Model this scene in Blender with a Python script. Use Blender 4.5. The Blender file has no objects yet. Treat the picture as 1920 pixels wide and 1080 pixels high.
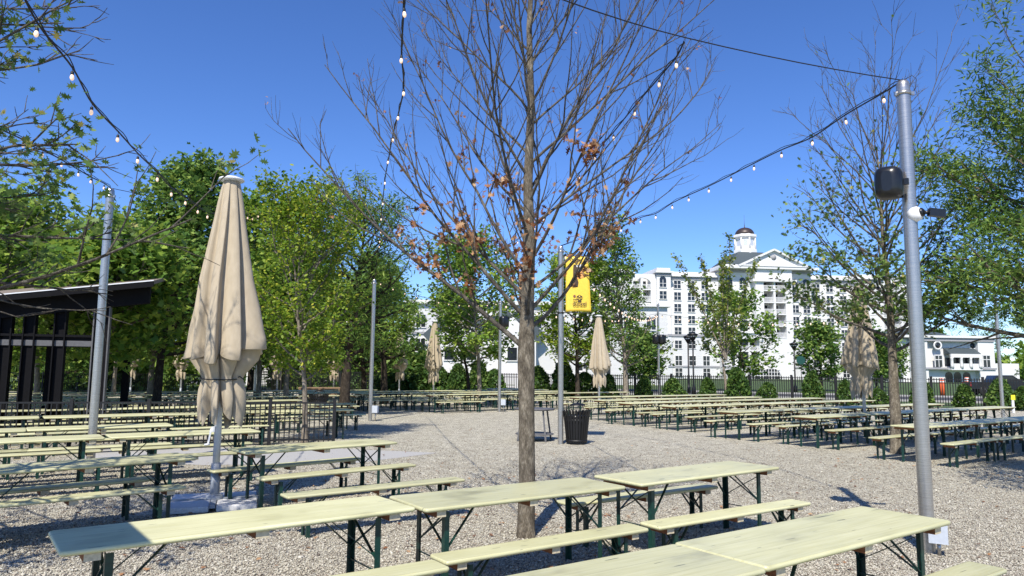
import bpy, bmesh, math, random
import numpy as np
from mathutils import Vector, Matrix

random.seed(7)
RNG = np.random.default_rng(11)
S = bpy.context.scene
COL = S.collection
R = math.radians
PI = math.pi

# ------------------------------------------------------------------ camera
F, PITCH, ROLL, CH = 1340.0, 0.1135, 0.009, 1.87
cam_d = bpy.data.cameras.new('camera')
cam_d.sensor_width = 36.0
cam_d.lens = F / 1920.0 * 36.0
cam_d.clip_start = 0.1
cam_d.clip_end = 3000
cam = bpy.data.objects.new('camera', cam_d)
COL.objects.link(cam)
cam.matrix_world = Matrix.Translation((0, 0, CH)) @ Matrix.Rotation(PI / 2 + PITCH, 4, 'X') @ Matrix.Rotation(ROLL, 4, 'Z')
S.camera = cam


def ray(px, py):
    X, Y = px - 960.0, py - 540.0
    cr, sr = math.cos(ROLL), math.sin(ROLL)
    X, Y = X * cr + Y * sr, -X * sr + Y * cr
    c, s = math.cos(PITCH), math.sin(PITCH)
    return Vector((X / F, c + Y / F * s, s - Y / F * c))


def P(px, py, z=0.0):
    """the point of the level plane z seen at a pixel of the photograph"""
    d = ray(px, py)
    t = (z - CH) / d.z
    return Vector((d.x * t, d.y * t, z))


def D(px, py, y):
    """the point at distance y along a pixel's ray"""
    d = ray(px, py)
    t = y / d.y
    return Vector((d.x * t, y, CH + d.z * t))


def pix(x, y, z=0.0):
    z -= CH
    c, s = math.cos(PITCH), math.sin(PITCH)
    d = y * c + z * s
    u = -y * s + z * c
    if d < 0.05:
        return (-9e9, 9e9)
    X, Y = F * x / d, -F * u / d
    cr, sr = math.cos(ROLL), math.sin(ROLL)
    return (960 + X * cr - Y * sr, 540 + X * sr + Y * cr)


# ------------------------------------------------------------------ materials
def newmat(name):
    m = bpy.data.materials.new(name)
    m.use_nodes = True
    nt = m.node_tree
    b = nt.nodes['Principled BSDF']
    return m, nt, b


def ramp(nt, stops, interp='LINEAR'):
    r = nt.nodes.new('ShaderNodeValToRGB')
    r.color_ramp.interpolation = interp
    els = r.color_ramp.elements
    while len(els) < len(stops):
        els.new(0.5)
    for e, (p, c) in zip(els, stops):
        e.position = p
        e.color = (*c, 1) if len(c) == 3 else c
    return r


def tex(nt, kind, scale, coord='Object', **kw):
    tc = nt.nodes.new('ShaderNodeTexCoord')
    mp = nt.nodes.new('ShaderNodeMapping')
    nt.links.new(tc.outputs[coord], mp.inputs['Vector'])
    mp.inputs['Scale'].default_value = scale if isinstance(scale, tuple) else (scale,) * 3
    t = nt.nodes.new(kind)
    for k, v in kw.items():
        if k in t.inputs:
            t.inputs[k].default_value = v
        else:
            setattr(t, k, v)
    nt.links.new(mp.outputs['Vector'], t.inputs['Vector'])
    return t


def bump(nt, b, sock, strength, dist):
    bp = nt.nodes.new('ShaderNodeBump')
    bp.inputs['Strength'].default_value = strength
    bp.inputs['Distance'].default_value = dist
    nt.links.new(sock, bp.inputs['Height'])
    nt.links.new(bp.outputs['Normal'], b.inputs['Normal'])
    return bp


def simple(name, col, rough=0.6, metal=0.0, var=0.12, scale=6.0, bmp=0.0, stretch=None, objvar=0.0):
    m, nt, b = newmat(name)
    b.inputs['Roughness'].default_value = rough
    b.inputs['Metallic'].default_value = metal
    n = tex(nt, 'ShaderNodeTexNoise', stretch or scale, Detail=6.0, Roughness=0.6)
    lo = tuple(c * (1 - var) for c in col)
    hi = tuple(min(1, c * (1 + var)) for c in col)
    r = ramp(nt, [(0.3, lo), (0.7, hi)])
    nt.links.new(n.outputs['Fac'], r.inputs['Fac'])
    out = r.outputs['Color']
    if objvar:
        oi = nt.nodes.new('ShaderNodeObjectInfo')
        hs = nt.nodes.new('ShaderNodeHueSaturation')
        mr = nt.nodes.new('ShaderNodeMapRange')
        mr.inputs['To Min'].default_value = 1 - objvar
        mr.inputs['To Max'].default_value = 1 + objvar
        nt.links.new(oi.outputs['Random'], mr.inputs['Value'])
        nt.links.new(mr.outputs['Result'], hs.inputs['Value'])
        nt.links.new(out, hs.inputs['Color'])
        out = hs.outputs['Color']
    nt.links.new(out, b.inputs['Base Color'])
    if bmp:
        bump(nt, b, n.outputs['Fac'], bmp, 0.02)
    return m


def gravel_mat():
    m, nt, b = newmat('gravel')
    b.inputs['Roughness'].default_value = 0.9
    b.inputs['Specular IOR Level'].default_value = 0.2
    wob = tex(nt, 'ShaderNodeTexNoise', 9.0, Detail=2.0)
    tc = nt.nodes.new('ShaderNodeTexCoord')
    add = nt.nodes.new('ShaderNodeVectorMath'); add.operation = 'MULTIPLY_ADD'
    add.inputs[1].default_value = (0.05, 0.05, 0.05)
    nt.links.new(wob.outputs['Color'], add.inputs[0])
    nt.links.new(tc.outputs['Object'], add.inputs[2])
    hs = []
    cols = []
    for sc, stops in ((38.0, [(0.0, (0.058, 0.046, 0.039)), (0.12, (0.184, 0.162, 0.126)), (0.40, (0.407, 0.381, 0.306)), (0.70, (0.582, 0.558, 0.461)), (1.0, (0.815, 0.812, 0.698))]),
                      (71.0, [(0.0, (0.058, 0.046, 0.039)), (0.3, (0.310, 0.289, 0.238)), (0.7, (0.500, 0.482, 0.407)), (1.0, (0.737, 0.746, 0.660))])):
        v = nt.nodes.new('ShaderNodeTexVoronoi'); v.inputs['Scale'].default_value = sc
        nt.links.new(add.outputs[0], v.inputs['Vector'])
        sp = nt.nodes.new('ShaderNodeSeparateColor')
        nt.links.new(v.outputs['Color'], sp.inputs['Color'])
        r = ramp(nt, stops)
        nt.links.new(sp.outputs[0], r.inputs['Fac'])
        cols.append(r.outputs['Color']); hs.append(v.outputs['Distance'])
    nz = tex(nt, 'ShaderNodeTexNoise', 14.0, Detail=3.0)
    rs = ramp(nt, [(0.47, (0, 0, 0)), (0.53, (1, 1, 1))])
    nt.links.new(nz.outputs['Fac'], rs.inputs['Fac'])
    mx = nt.nodes.new('ShaderNodeMix'); mx.data_type = 'RGBA'
    nt.links.new(rs.outputs['Color'], mx.inputs['Factor'])
    nt.links.new(cols[0], mx.inputs[6]); nt.links.new(cols[1], mx.inputs[7])
    # trodden patches of finer, greyer or browner stone
    big = tex(nt, 'ShaderNodeTexNoise', 0.55, Detail=5.0, Roughness=0.65)
    rb = ramp(nt, [(0.30, (0.80, 0.76, 0.72)), (0.5, (1.05, 1.03, 1.00)), (0.70, (1.22, 1.20, 1.16))])
    nt.links.new(big.outputs['Fac'], rb.inputs['Fac'])
    mul = nt.nodes.new('ShaderNodeMix'); mul.data_type = 'RGBA'; mul.blend_type = 'MULTIPLY'
    mul.inputs['Factor'].default_value = 1.0
    nt.links.new(mx.outputs[2], mul.inputs[6]); nt.links.new(rb.outputs['Color'], mul.inputs[7])
    nt.links.new(mul.outputs[2], b.inputs['Base Color'])
    inv = nt.nodes.new('ShaderNodeMath'); inv.operation = 'MULTIPLY_ADD'
    inv.inputs[1].default_value = -1.0; inv.inputs[2].default_value = 1.0
    nt.links.new(hs[0], inv.inputs[0])
    bump(nt, b, inv.outputs[0], 1.0, 0.022)
    return m


def paint_mat():
    """pale yellow-green table paint over boards, scuffed"""
    m, nt, b = newmat('table_paint')
    oi = nt.nodes.new('ShaderNodeObjectInfo')
    tc = nt.nodes.new('ShaderNodeTexCoord')
    off = nt.nodes.new('ShaderNodeVectorMath'); off.operation = 'MULTIPLY_ADD'
    cmb = nt.nodes.new('ShaderNodeCombineXYZ')
    for i in range(3):
        nt.links.new(oi.outputs['Random'], cmb.inputs[i])
    off.inputs[1].default_value = (37.0, 23.0, 5.0)
    nt.links.new(cmb.outputs[0], off.inputs[0]); nt.links.new(tc.outputs['Object'], off.inputs[2])

    def noise(scale, detail, rough=0.55):
        mp = nt.nodes.new('ShaderNodeMapping'); mp.inputs['Scale'].default_value = scale
        nt.links.new(off.outputs[0], mp.inputs['Vector'])
        n = nt.nodes.new('ShaderNodeTexNoise'); n.inputs['Detail'].default_value = detail
        n.inputs['Roughness'].default_value = rough; n.inputs['Scale'].default_value = 1.0
        nt.links.new(mp.outputs[0], n.inputs['Vector'])
        return n
    grain = noise((2.2, 46.0, 46.0), 5.0)
    blot = noise((1.6, 3.5, 3.0), 4.0)
    c1 = ramp(nt, [(0.28, (0.500, 0.485, 0.262)), (0.5, (0.555, 0.545, 0.318)), (0.72, (0.610, 0.600, 0.375))])
    nt.links.new(grain.outputs['Fac'], c1.inputs['Fac'])
    c2 = ramp(nt, [(0.25, (0.66, 0.64, 0.60)), (0.42, (0.98, 0.98, 0.97)), (0.6, (1.03, 1.03, 1.04)), (0.8, (1.06, 1.07, 1.15))])
    nt.links.new(blot.outputs['Fac'], c2.inputs['Fac'])
    mu = nt.nodes.new('ShaderNodeMix'); mu.data_type = 'RGBA'; mu.blend_type = 'MULTIPLY'; mu.inputs['Factor'].default_value = 1
    nt.links.new(c1.outputs['Color'], mu.inputs[6]); nt.links.new(c2.outputs['Color'], mu.inputs[7])
    scr = noise((3.4, 34.0, 20.0), 2.0, 0.4)
    rs = ramp(nt, [(0.715, (0, 0, 0)), (0.73, (1, 1, 1))])
    nt.links.new(scr.outputs['Fac'], rs.inputs['Fac'])
    mx = nt.nodes.new('ShaderNodeMix'); mx.data_type = 'RGBA'
    nt.links.new(rs.outputs['Color'], mx.inputs['Factor'])
    nt.links.new(mu.outputs[2], mx.inputs[6]); mx.inputs[7].default_value = (0.10, 0.10, 0.06, 1)
    # the two seams between the three boards of a tabletop
    sx = nt.nodes.new('ShaderNodeSeparateXYZ'); nt.links.new(tc.outputs['Object'], sx.inputs[0])
    ab = nt.nodes.new('ShaderNodeMath'); ab.operation = 'ABSOLUTE'; nt.links.new(sx.outputs['Y'], ab.inputs[0])
    cp = nt.nodes.new('ShaderNodeMath'); cp.operation = 'COMPARE'; cp.inputs[1].default_value = 0.117; cp.inputs[2].default_value = 0.0016
    nt.links.new(ab.outputs[0], cp.inputs[0])
    sm = nt.nodes.new('ShaderNodeMix'); sm.data_type = 'RGBA'
    sc_ = nt.nodes.new('ShaderNodeMath'); sc_.operation = 'MULTIPLY'; nt.links.new(cp.outputs[0], sc_.inputs[0]); nt.links.new(blot.outputs['Fac'], sc_.inputs[1])
    nt.links.new(sc_.outputs[0], sm.inputs['Factor']); nt.links.new(mx.outputs[2], sm.inputs[6]); sm.inputs[7].default_value = (0.16, 0.15, 0.09, 1)
    mx = sm
    hs = nt.nodes.new('ShaderNodeHueSaturation')
    mr = nt.nodes.new('ShaderNodeMapRange'); mr.inputs['To Min'].default_value = 0.80; mr.inputs['To Max'].default_value = 1.07
    nt.links.new(oi.outputs['Random'], mr.inputs['Value']); nt.links.new(mr.outputs['Result'], hs.inputs['Value'])
    nt.links.new(mx.outputs[2], hs.inputs['Color'])
    nt.links.new(hs.outputs['Color'], b.inputs['Base Color'])
    rr = ramp(nt, [(0.3, (0.36,) * 3), (0.7, (0.55,) * 3)])
    nt.links.new(blot.outputs['Fac'], rr.inputs['Fac']); nt.links.new(rr.outputs['Color'], b.inputs['Roughness'])
    bump(nt, b, grain.outputs['Fac'], 0.12, 0.004)
    return m


def leaf_mat(name, stops, trans=0.35, rough=0.5):
    m, nt, b = newmat(name)
    g = nt.nodes.new('ShaderNodeNewGeometry')
    r = ramp(nt, stops)
    nt.links.new(g.outputs['Random Per Island'], r.inputs['Fac'])
    b.inputs['Roughness'].default_value = rough
    b.inputs['Specular IOR Level'].default_value = 0.2
    nt.links.new(r.outputs['Color'], b.inputs['Base Color'])
    t = nt.nodes.new('ShaderNodeBsdfTranslucent')
    hs = nt.nodes.new('ShaderNodeHueSaturation'); hs.inputs['Value'].default_value = 1.5; hs.inputs['Hue'].default_value = 0.49
    nt.links.new(r.outputs['Color'], hs.inputs['Color']); nt.links.new(hs.outputs['Color'], t.inputs['Color'])
    mx = nt.nodes.new('ShaderNodeMixShader'); mx.inputs['Fac'].default_value = trans
    nt.links.new(b.outputs[0], mx.inputs[1]); nt.links.new(t.outputs[0], mx.inputs[2])
    nt.links.new(mx.outputs[0], nt.nodes['Material Output'].inputs['Surface'])
    return m


def bark_mat(name, dark, mid, light, sc=7.0):
    m, nt, b = newmat(name)
    b.inputs['Roughness'].default_value = 0.95
    b.inputs['Specular IOR Level'].default_value = 0.15
    n = tex(nt, 'ShaderNodeTexNoise', (sc * 3, sc * 3, sc * 0.7), Detail=8.0, Roughness=0.7)
    n2 = tex(nt, 'ShaderNodeTexNoise', (3.0, 3.0, 1.3), Detail=5.0, Roughness=0.6)
    ad = nt.nodes.new('ShaderNodeMath'); ad.operation = 'MULTIPLY_ADD'; ad.inputs[1].default_value = 0.55
    hf = nt.nodes.new('ShaderNodeMath'); hf.operation = 'MULTIPLY'; hf.inputs[1].default_value = 0.48
    nt.links.new(n2.outputs['Fac'], hf.inputs[0])
    nt.links.new(n.outputs['Fac'], ad.inputs[0]); nt.links.new(hf.outputs[0], ad.inputs[2])
    r = ramp(nt, [(0.36, dark), (0.52, mid), (0.66, light)])
    nt.links.new(ad.outputs[0], r.inputs['Fac']); nt.links.new(r.outputs['Color'], b.inputs['Base Color'])
    bump(nt, b, n.outputs['Fac'], 0.9, 0.03)
    return m


def galv_mat():
    m, nt, b = newmat('galvanized_steel')
    b.inputs['Metallic'].default_value = 0.8
    n = tex(nt, 'ShaderNodeTexNoise', (1.5, 1.5, 170), Detail=3.0)
    r = ramp(nt, [(0.25, (0.36, 0.35, 0.335)), (0.75, (0.52, 0.505, 0.48))])
    nt.links.new(n.outputs['Fac'], r.inputs['Fac']); nt.links.new(r.outputs['Color'], b.inputs['Base Color'])
    rr = ramp(nt, [(0.3, (0.24,) * 3), (0.7, (0.40,) * 3)])
    nt.links.new(n.outputs['Fac'], rr.inputs['Fac']); nt.links.new(rr.outputs['Color'], b.inputs['Roughness'])
    return m


def emit_mat(name, col, strength):
    m, nt, b = newmat(name)
    b.inputs['Base Color'].default_value = (*col, 1)
    b.inputs['Emission Color'].default_value = (*col, 1)
    b.inputs['Emission Strength'].default_value = strength
    return m


def fabric_mat():
    m, nt, b = newmat('tan_fabric')
    b.inputs['Roughness'].default_value = 0.85
    b.inputs['Specular IOR Level'].default_value = 0.2
    n = tex(nt, 'ShaderNodeTexNoise', (3.0, 3.0, 1.2), Detail=5.0)
    r = ramp(nt, [(0.3, (0.395, 0.335, 0.245)), (0.7, (0.46, 0.395, 0.295))])
    nt.links.new(n.outputs['Fac'], r.inputs['Fac']); nt.links.new(r.outputs['Color'], b.inputs['Base Color'])
    w = tex(nt, 'ShaderNodeTexNoise', (60, 60, 30), Detail=2.0)
    bump(nt, b, w.outputs['Fac'], 0.1, 0.004)
    return m


def siding_mat(name, col, course):
    m, nt, b = newmat(name)
    b.inputs['Roughness'].default_value = 0.8
    n = tex(nt, 'ShaderNodeTexNoise', (0.3, 0.3, 0.8), Detail=5.0)
    r = ramp(nt, [(0.3, tuple(c * 0.94 for c in col)), (0.7, col)])
    nt.links.new(n.outputs['Fac'], r.inputs['Fac']); nt.links.new(r.outputs['Color'], b.inputs['Base Color'])
    if course:
        w = tex(nt, 'ShaderNodeTexWave', (0.001, 0.001, 1.0 / course), wave_type='BANDS', bands_direction='Z', wave_profile='SAW')
        w.inputs['Scale'].default_value = 0.32
        bump(nt, b, w.outputs['Fac'], 0.25, 0.06)
    return m


M = {}
M['gravel'] = gravel_mat()
M['paint'] = paint_mat()
M['green'] = simple('dark_green_enamel', (0.006, 0.036, 0.028), 0.38, 0, 0.3, 8, objvar=0.25)
M['batten'] = simple('brown_batten_wood', (0.22, 0.085, 0.035), 0.8, 0, 0.35, 5, stretch=(20, 4, 20))
M['batten_end'] = simple('pale_batten_wood', (0.55, 0.48, 0.33), 0.8, 0, 0.2, 8)
M['galv'] = galv_mat()
M['black'] = simple('black_powder_coat', (0.005, 0.005, 0.006), 0.5, 0, 0.3, 5)
M['navy'] = simple('dark_painted_steel', (0.0035, 0.0035, 0.005), 0.7, 0, 0.25, 3)
M['navy'].node_tree.nodes['Principled BSDF'].inputs['Specular IOR Level'].default_value = 0.15
M['flange'] = simple('worn_grey_steel', (0.10, 0.10, 0.105), 0.55, 0, 0.2, 3)
M['roofbrown'] = simple('brown_roof_membrane', (0.19, 0.155, 0.13), 0.85, 0, 0.2, 4)
M['whitemetal'] = simple('white_metal', (0.72, 0.74, 0.76), 0.35, 0, 0.06, 4)
M['greymetal'] = simple('grey_metal', (0.30, 0.33, 0.37), 0.45, 0.2, 0.12, 6)
M['plasticgrey'] = simple('pale_grey_box_plastic', (0.46, 0.50, 0.56), 0.5, 0, 0.06, 6)
M['concrete'] = simple('concrete', (0.36, 0.355, 0.345), 0.9, 0, 0.18, 7, bmp=0.15)
M['slab'] = simple('pale_stone_slab', (0.60, 0.60, 0.60), 0.85, 0, 0.15, 9, bmp=0.12)
M['fabric'] = fabric_mat()
M['rubber'] = simple('black_rubber_cord', (0.010, 0.010, 0.010), 0.6, 0, 0.2, 20)
M['bulb'] = emit_mat('warm_bulb_glass', (1.0, 0.70, 0.50), 0.42)
M['blackplastic'] = simple('black_plastic', (0.010, 0.011, 0.013), 0.3, 0, 0.2, 5)
M['whiteplastic'] = simple('white_plastic', (0.78, 0.78, 0.78), 0.35, 0, 0.04, 5)
M['bark'] = bark_mat('grey_oak_bark', (0.04, 0.034, 0.026), (0.165, 0.140, 0.105), (0.38, 0.335, 0.26))
M['twig'] = bark_mat('twig_bark', (0.036, 0.032, 0.027), (0.122, 0.108, 0.090), (0.31, 0.285, 0.235), 9)
M['barkdark'] = bark_mat('dark_bark', (0.012, 0.010, 0.008), (0.045, 0.036, 0.028), (0.11, 0.09, 0.07))
M['barkpale'] = bark_mat('pale_bark', (0.08, 0.065, 0.05), (0.22, 0.19, 0.15), (0.40, 0.35, 0.29))
M['leaf_oak'] = leaf_mat('oak_leaf', [(0, (0.048, 0.097, 0.028)), (0.5, (0.107, 0.182, 0.042)), (0.9, (0.184, 0.263, 0.060)), (1, (0.343, 0.304, 0.087))], 0.3)
M['leaf_lime'] = leaf_mat('lime_green_leaf', [(0, (0.065, 0.133, 0.014)), (0.5, (0.149, 0.244, 0.023)), (0.85, (0.254, 0.333, 0.033)), (1, (0.479, 0.472, 0.062))], 0.42)
M['leaf_bright'] = leaf_mat('bright_green_leaf', [(0, (0.083, 0.161, 0.018)), (0.6, (0.187, 0.288, 0.029)), (1, (0.356, 0.414, 0.057))], 0.42)
M['leaf_mid'] = leaf_mat('mid_green_leaf', [(0, (0.066, 0.142, 0.025)), (0.6, (0.154, 0.265, 0.041)), (1, (0.311, 0.403, 0.066))], 0.36)
M['leaf_dark'] = leaf_mat('dark_green_leaf', [(0, (0.051, 0.111, 0.025)), (0.6, (0.123, 0.221, 0.045)), (1, (0.269, 0.351, 0.074))], 0.3)
M['leaf_far'] = leaf_mat('woodland_leaf', [(0, (0.062, 0.114, 0.024)), (0.6, (0.148, 0.213, 0.036)), (1, (0.311, 0.324, 0.065))], 0.36)
M['leaf_olive'] = leaf_mat('olive_leaf', [(0, (0.066, 0.101, 0.027)), (0.6, (0.151, 0.186, 0.043)), (0.93, (0.265, 0.254, 0.069)), (1, (0.454, 0.169, 0.046))], 0.36)
M['leaf_dead'] = leaf_mat('dead_brown_leaf', [(0, (0.10, 0.036, 0.016)), (0.3, (0.25, 0.11, 0.048)), (0.65, (0.40, 0.215, 0.105)), (1, (0.54, 0.36, 0.20))], 0.28, 0.6)
M['leaf_shrub'] = leaf_mat('evergreen_spray', [(0, (0.022, 0.055, 0.013)), (0.6, (0.058, 0.121, 0.024)), (1, (0.145, 0.218, 0.044))], 0.2)
M['grass'] = simple('grass', (0.055, 0.095, 0.022), 0.95, 0, 0.45, 3)
M['asphalt'] = simple('asphalt', (0.055, 0.055, 0.058), 0.9, 0, 0.2, 5)
M['stucco'] = siding_mat('white_stucco', (0.69, 0.685, 0.67), None)
M['siding'] = siding_mat('white_scored_stucco', (0.62, 0.62, 0.615), 0.6)
M['trim'] = simple('white_trim', (0.68, 0.675, 0.66), 0.6, 0, 0.03, 2)
M['greytrim'] = simple('grey_cornice', (0.30, 0.30, 0.315), 0.7, 0, 0.08, 2)
M['slate'] = simple('grey_slate_roof', (0.055, 0.072, 0.080), 0.6, 0, 0.2, 4)
M['bronze'] = simple('bronze_dome', (0.055, 0.040, 0.038), 0.45, 0.3, 0.2, 4)
M['glass'] = simple('dark_window_glass', (0.018, 0.022, 0.028), 0.08, 0, 0.4, 0.8)
M['yellow'] = simple('yellow_banner_vinyl', (0.78, 0.55, 0.060), 0.55, 0, 0.06, 4)
M['ink'] = simple('dark_print_ink', (0.055, 0.032, 0.018), 0.6, 0, 0.1, 5)
M['inkbrown'] = simple('brown_print_ink', (0.20, 0.075, 0.045), 0.6, 0, 0.15, 5)
M['inkorange'] = simple('orange_print_ink', (0.72, 0.33, 0.09), 0.6, 0, 0.1, 5)
M['orange'] = simple('orange_plastic', (0.75, 0.13, 0.035), 0.5, 0, 0.08, 5)
M['carpaint'] = simple('dark_car_paint', (0.015, 0.017, 0.022), 0.2, 0.2, 0.1, 2)
M['red'] = simple('red_lens', (0.35, 0.02, 0.02), 0.25, 0, 0.1, 5)
M['signgreen'] = simple('green_sign_back', (0.008, 0.06, 0.045), 0.5, 0, 0.1, 5)
M['safety'] = simple('yellow_tag', (0.75, 0.70, 0.03), 0.5, 0, 0.05, 5)
M['timber'] = simple('weathered_timber', (0.26, 0.17, 0.10), 0.85, 0, 0.25, 5, stretch=(2, 20, 20))


# ------------------------------------------------------------------ mesh helpers
class MB:
    def __init__(self):
        self.v, self.f, self.s, self.m = [], [], [], []

    def face(self, idx, smooth=False, mi=0):
        self.f.append(tuple(idx)); self.s.append(smooth); self.m.append(mi)

    def box(self, c, s, rz=0.0, mi=0, mat=None):
        n = len(self.v)
        hx, hy, hz = s[0] / 2, s[1] / 2, s[2] / 2
        cr, sr = math.cos(rz), math.sin(rz)
        for dz in (-hz, hz):
            for dx, dy in ((-hx, -hy), (hx, -hy), (hx, hy), (-hx, hy)):
                self.v.append((c[0] + dx * cr - dy * sr, c[1] + dx * sr + dy * cr, c[2] + dz))
        for q in ((0, 3, 2, 1), (4, 5, 6, 7), (0, 1, 5, 4), (1, 2, 6, 5), (2, 3, 7, 6), (3, 0, 4, 7)):
            self.face([n + i for i in q], False, mi)
        return self

    def span(self, x0, x1, y0, y1, z0, z1, mi=0):
        return self.box(((x0 + x1) / 2, (y0 + y1) / 2, (z0 + z1) / 2), (abs(x1 - x0), abs(y1 - y0), abs(z1 - z0)), 0, mi)

    def bar(self, a, b, w, h=None, mi=0, up=(0, 0, 1)):
        h = w if h is None else h
        a, b = Vector(a), Vector(b)
        d = (b - a).normalized()
        u = Vector(up)
        if abs(d.dot(u)) > 0.98:
            u = Vector((0, 1, 0))
        x = d.cross(u).normalized(); y = x.cross(d).normalized()
        n = len(self.v)
        for p in (a, b):
            for sx, sy in ((-1, -1), (1, -1), (1, 1), (-1, 1)):
                self.v.append(tuple(p + x * (sx * w / 2) + y * (sy * h / 2)))
        for q in ((0, 1, 2, 3), (7, 6, 5, 4), (0, 4, 5, 1), (1, 5, 6, 2), (2, 6, 7, 3), (3, 7, 4, 0)):
            self.face([n + i for i in q], False, mi)
        return self

    def tube(self, pts, rad, n=6, caps=True, mi=0, smooth=True):
        pts = [Vector(p) for p in pts]
        if not hasattr(rad, '__len__'):
            rad = [rad] * len(pts)
        base = len(self.v)
        prev = None
        for i, p in enumerate(pts):
            d = (pts[min(i + 1, len(pts) - 1)] - pts[max(i - 1, 0)])
            if d.length < 1e-9:
                d = Vector((0, 0, 1))
            d.normalize()
            if prev is None:
                u = Vector((1, 0, 0)) if abs(d.x) < 0.9 else Vector((0, 1, 0))
                x = (u - d * u.dot(d)).normalized()
            else:
                x = (prev - d * prev.dot(d))
                x = x.normalized() if x.length > 1e-6 else Vector((1, 0, 0))
            prev = x
            y = d.cross(x)
            for k in range(n):
                a = 2 * PI * k / n
                self.v.append(tuple(p + x * (math.cos(a) * rad[i]) + y * (math.sin(a) * rad[i])))
        for i in range(len(pts) - 1):
            for k in range(n):
                a = base + i * n + k; b = base + i * n + (k + 1) % n
                self.face((a, b, b + n, a + n), smooth, mi)
        if caps:
            self.face([base + k for k in reversed(range(n))], False, mi)
            e = base + (len(pts) - 1) * n
            self.face([e + k for k in range(n)], False, mi)
        return self

    def lathe(self, prof, n=16, c=(0, 0, 0), mi=0, smooth=True, caps=True):
        base = len(self.v)
        for r, z in prof:
            for k in range(n):
                a = 2 * PI * k / n
                self.v.append((c[0] + r * math.cos(a), c[1] + r * math.sin(a), c[2] + z))
        for i in range(len(prof) - 1):
            for k in range(n):
                a = base + i * n + k; b = base + i * n + (k + 1) % n
                self.face((a, b, b + n, a + n), smooth, mi)
        if caps:
            self.face([base + k for k in reversed(range(n))], False, mi)
            e = base + (len(prof) - 1) * n
            self.face([e + k for k in range(n)], False, mi)
        return self

    def prism(self, outline, y0, y1, mi=0, axis='y'):
        """outline in (x, z), extruded along y"""
        n = len(self.v); k = len(outline)
        for y in (y0, y1):
            for x, z in outline:
                self.v.append((x, y, z) if axis == 'y' else ((y, x, z) if axis == 'x' else (x, z, y)))
        self.face([n + i for i in range(k)], False, mi)
        self.face([n + k + i for i in reversed(range(k))], False, mi)
        for i in range(k):
            j = (i + 1) % k
            self.face((n + i, n + k + i, n + k + j, n + j), False, mi)
        return self

    def slab(self, L, W, T, ztop, rc=0.04, re=0.012, mi=0, c=(0, 0)):
        """board with rounded corners and a rounded edge"""
        rings = [(re, -T), (re * 0.3, -T + re * 0.5), (0, -T + re), (0, -re), (re * 0.3, -re * 0.3), (re, 0)]
        base = len(self.v); nper = 0
        for inset, dz in rings:
            hx, hy = L / 2 - inset, W / 2 - inset
            r = max(rc - inset, 0.004)
            cnt = 0
            for cx, cy, a0 in ((hx - r, hy - r, 0), (-hx + r, hy - r, PI / 2), (-hx + r, -hy + r, PI), (hx - r, -hy + r, 3 * PI / 2)):
                for k in range(4):
                    a = a0 + k * PI / 6
                    self.v.append((c[0] + cx + r * math.cos(a), c[1] + cy + r * math.sin(a), ztop + dz)); cnt += 1
            nper = cnt
        for i in range(len(rings) - 1):
            for k in range(nper):
                a = base + i * nper + k; b = base + i * nper + (k + 1) % nper
                self.face((a, b, b + nper, a + nper), True, mi)
        self.face([base + k for k in reversed(range(nper))], False, mi)
        e = base + (len(rings) - 1) * nper
        self.face([e + k for k in range(nper)], False, mi)
        return self

    def mesh(self, name, mats):
        me = bpy.data.meshes.new(name)
        me.from_pydata(self.v, [], self.f)
        for mt in (mats if isinstance(mats, (list, tuple)) else [mats]):
            me.materials.append(mt)
        me.polygons.foreach_set('use_smooth', self.s)
        me.polygons.foreach_set('material_index', self.m)
        me.update()
        return me

    def build(self, name, mats, parent=None, loc=None, recalc=False):
        me = self.mesh(name, mats)
        if recalc:
            bm = bmesh.new(); bm.from_mesh(me)
            bmesh.ops.recalc_face_normals(bm, faces=bm.faces)
            bm.to_mesh(me); bm.free()
        return link(name, me, parent, loc)


def link(name, me, parent=None, loc=None, rz=0.0):
    o = bpy.data.objects.new(name, me)
    COL.objects.link(o)
    if parent is not None:
        o.parent = parent
    if loc is not None:
        o.location = loc
    if rz:
        o.rotation_euler = (0, 0, rz)
    return o


def tag(o, label, cat, group=None):
    o['label'] = label; o['category'] = cat
    if group:
        o['group'] = group
    return o


def thing(name, label, cat, loc=(0, 0, 0), rz=0.0, group=None):
    o = bpy.data.objects.new(name, None)
    COL.objects.link(o)
    o.empty_display_size = 0.2
    o.location = loc; o.rotation_euler = (0, 0, rz)
    return tag(o, label, cat, group)


def dup(root, loc, rz, label, group=None, scale=None):
    def cp(o, par):
        c = o.copy(); COL.objects.link(c)
        if par is not None:
            c.parent = par
        for ch in KIDS.get(o.name, ()):
            cp(ch, c)
        return c
    r = cp(root, None)
    r.location = loc; r.rotation_euler = (0, 0, rz)
    r.scale = scale or (1, 1, 1)
    r['label'] = label
    if group:
        r['group'] = group
    return r


KIDS = {}


def learn(root):
    """remember a prototype's children so copies need no search"""
    kids = [o for o in COL.objects if o.parent == root]
    KIDS[root.name] = kids
    for k in kids:
        learn(k)


def structure(o):
    o['kind'] = 'structure'
    return o


def stuff(o):
    o['kind'] = 'stuff'
    return o


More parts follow.
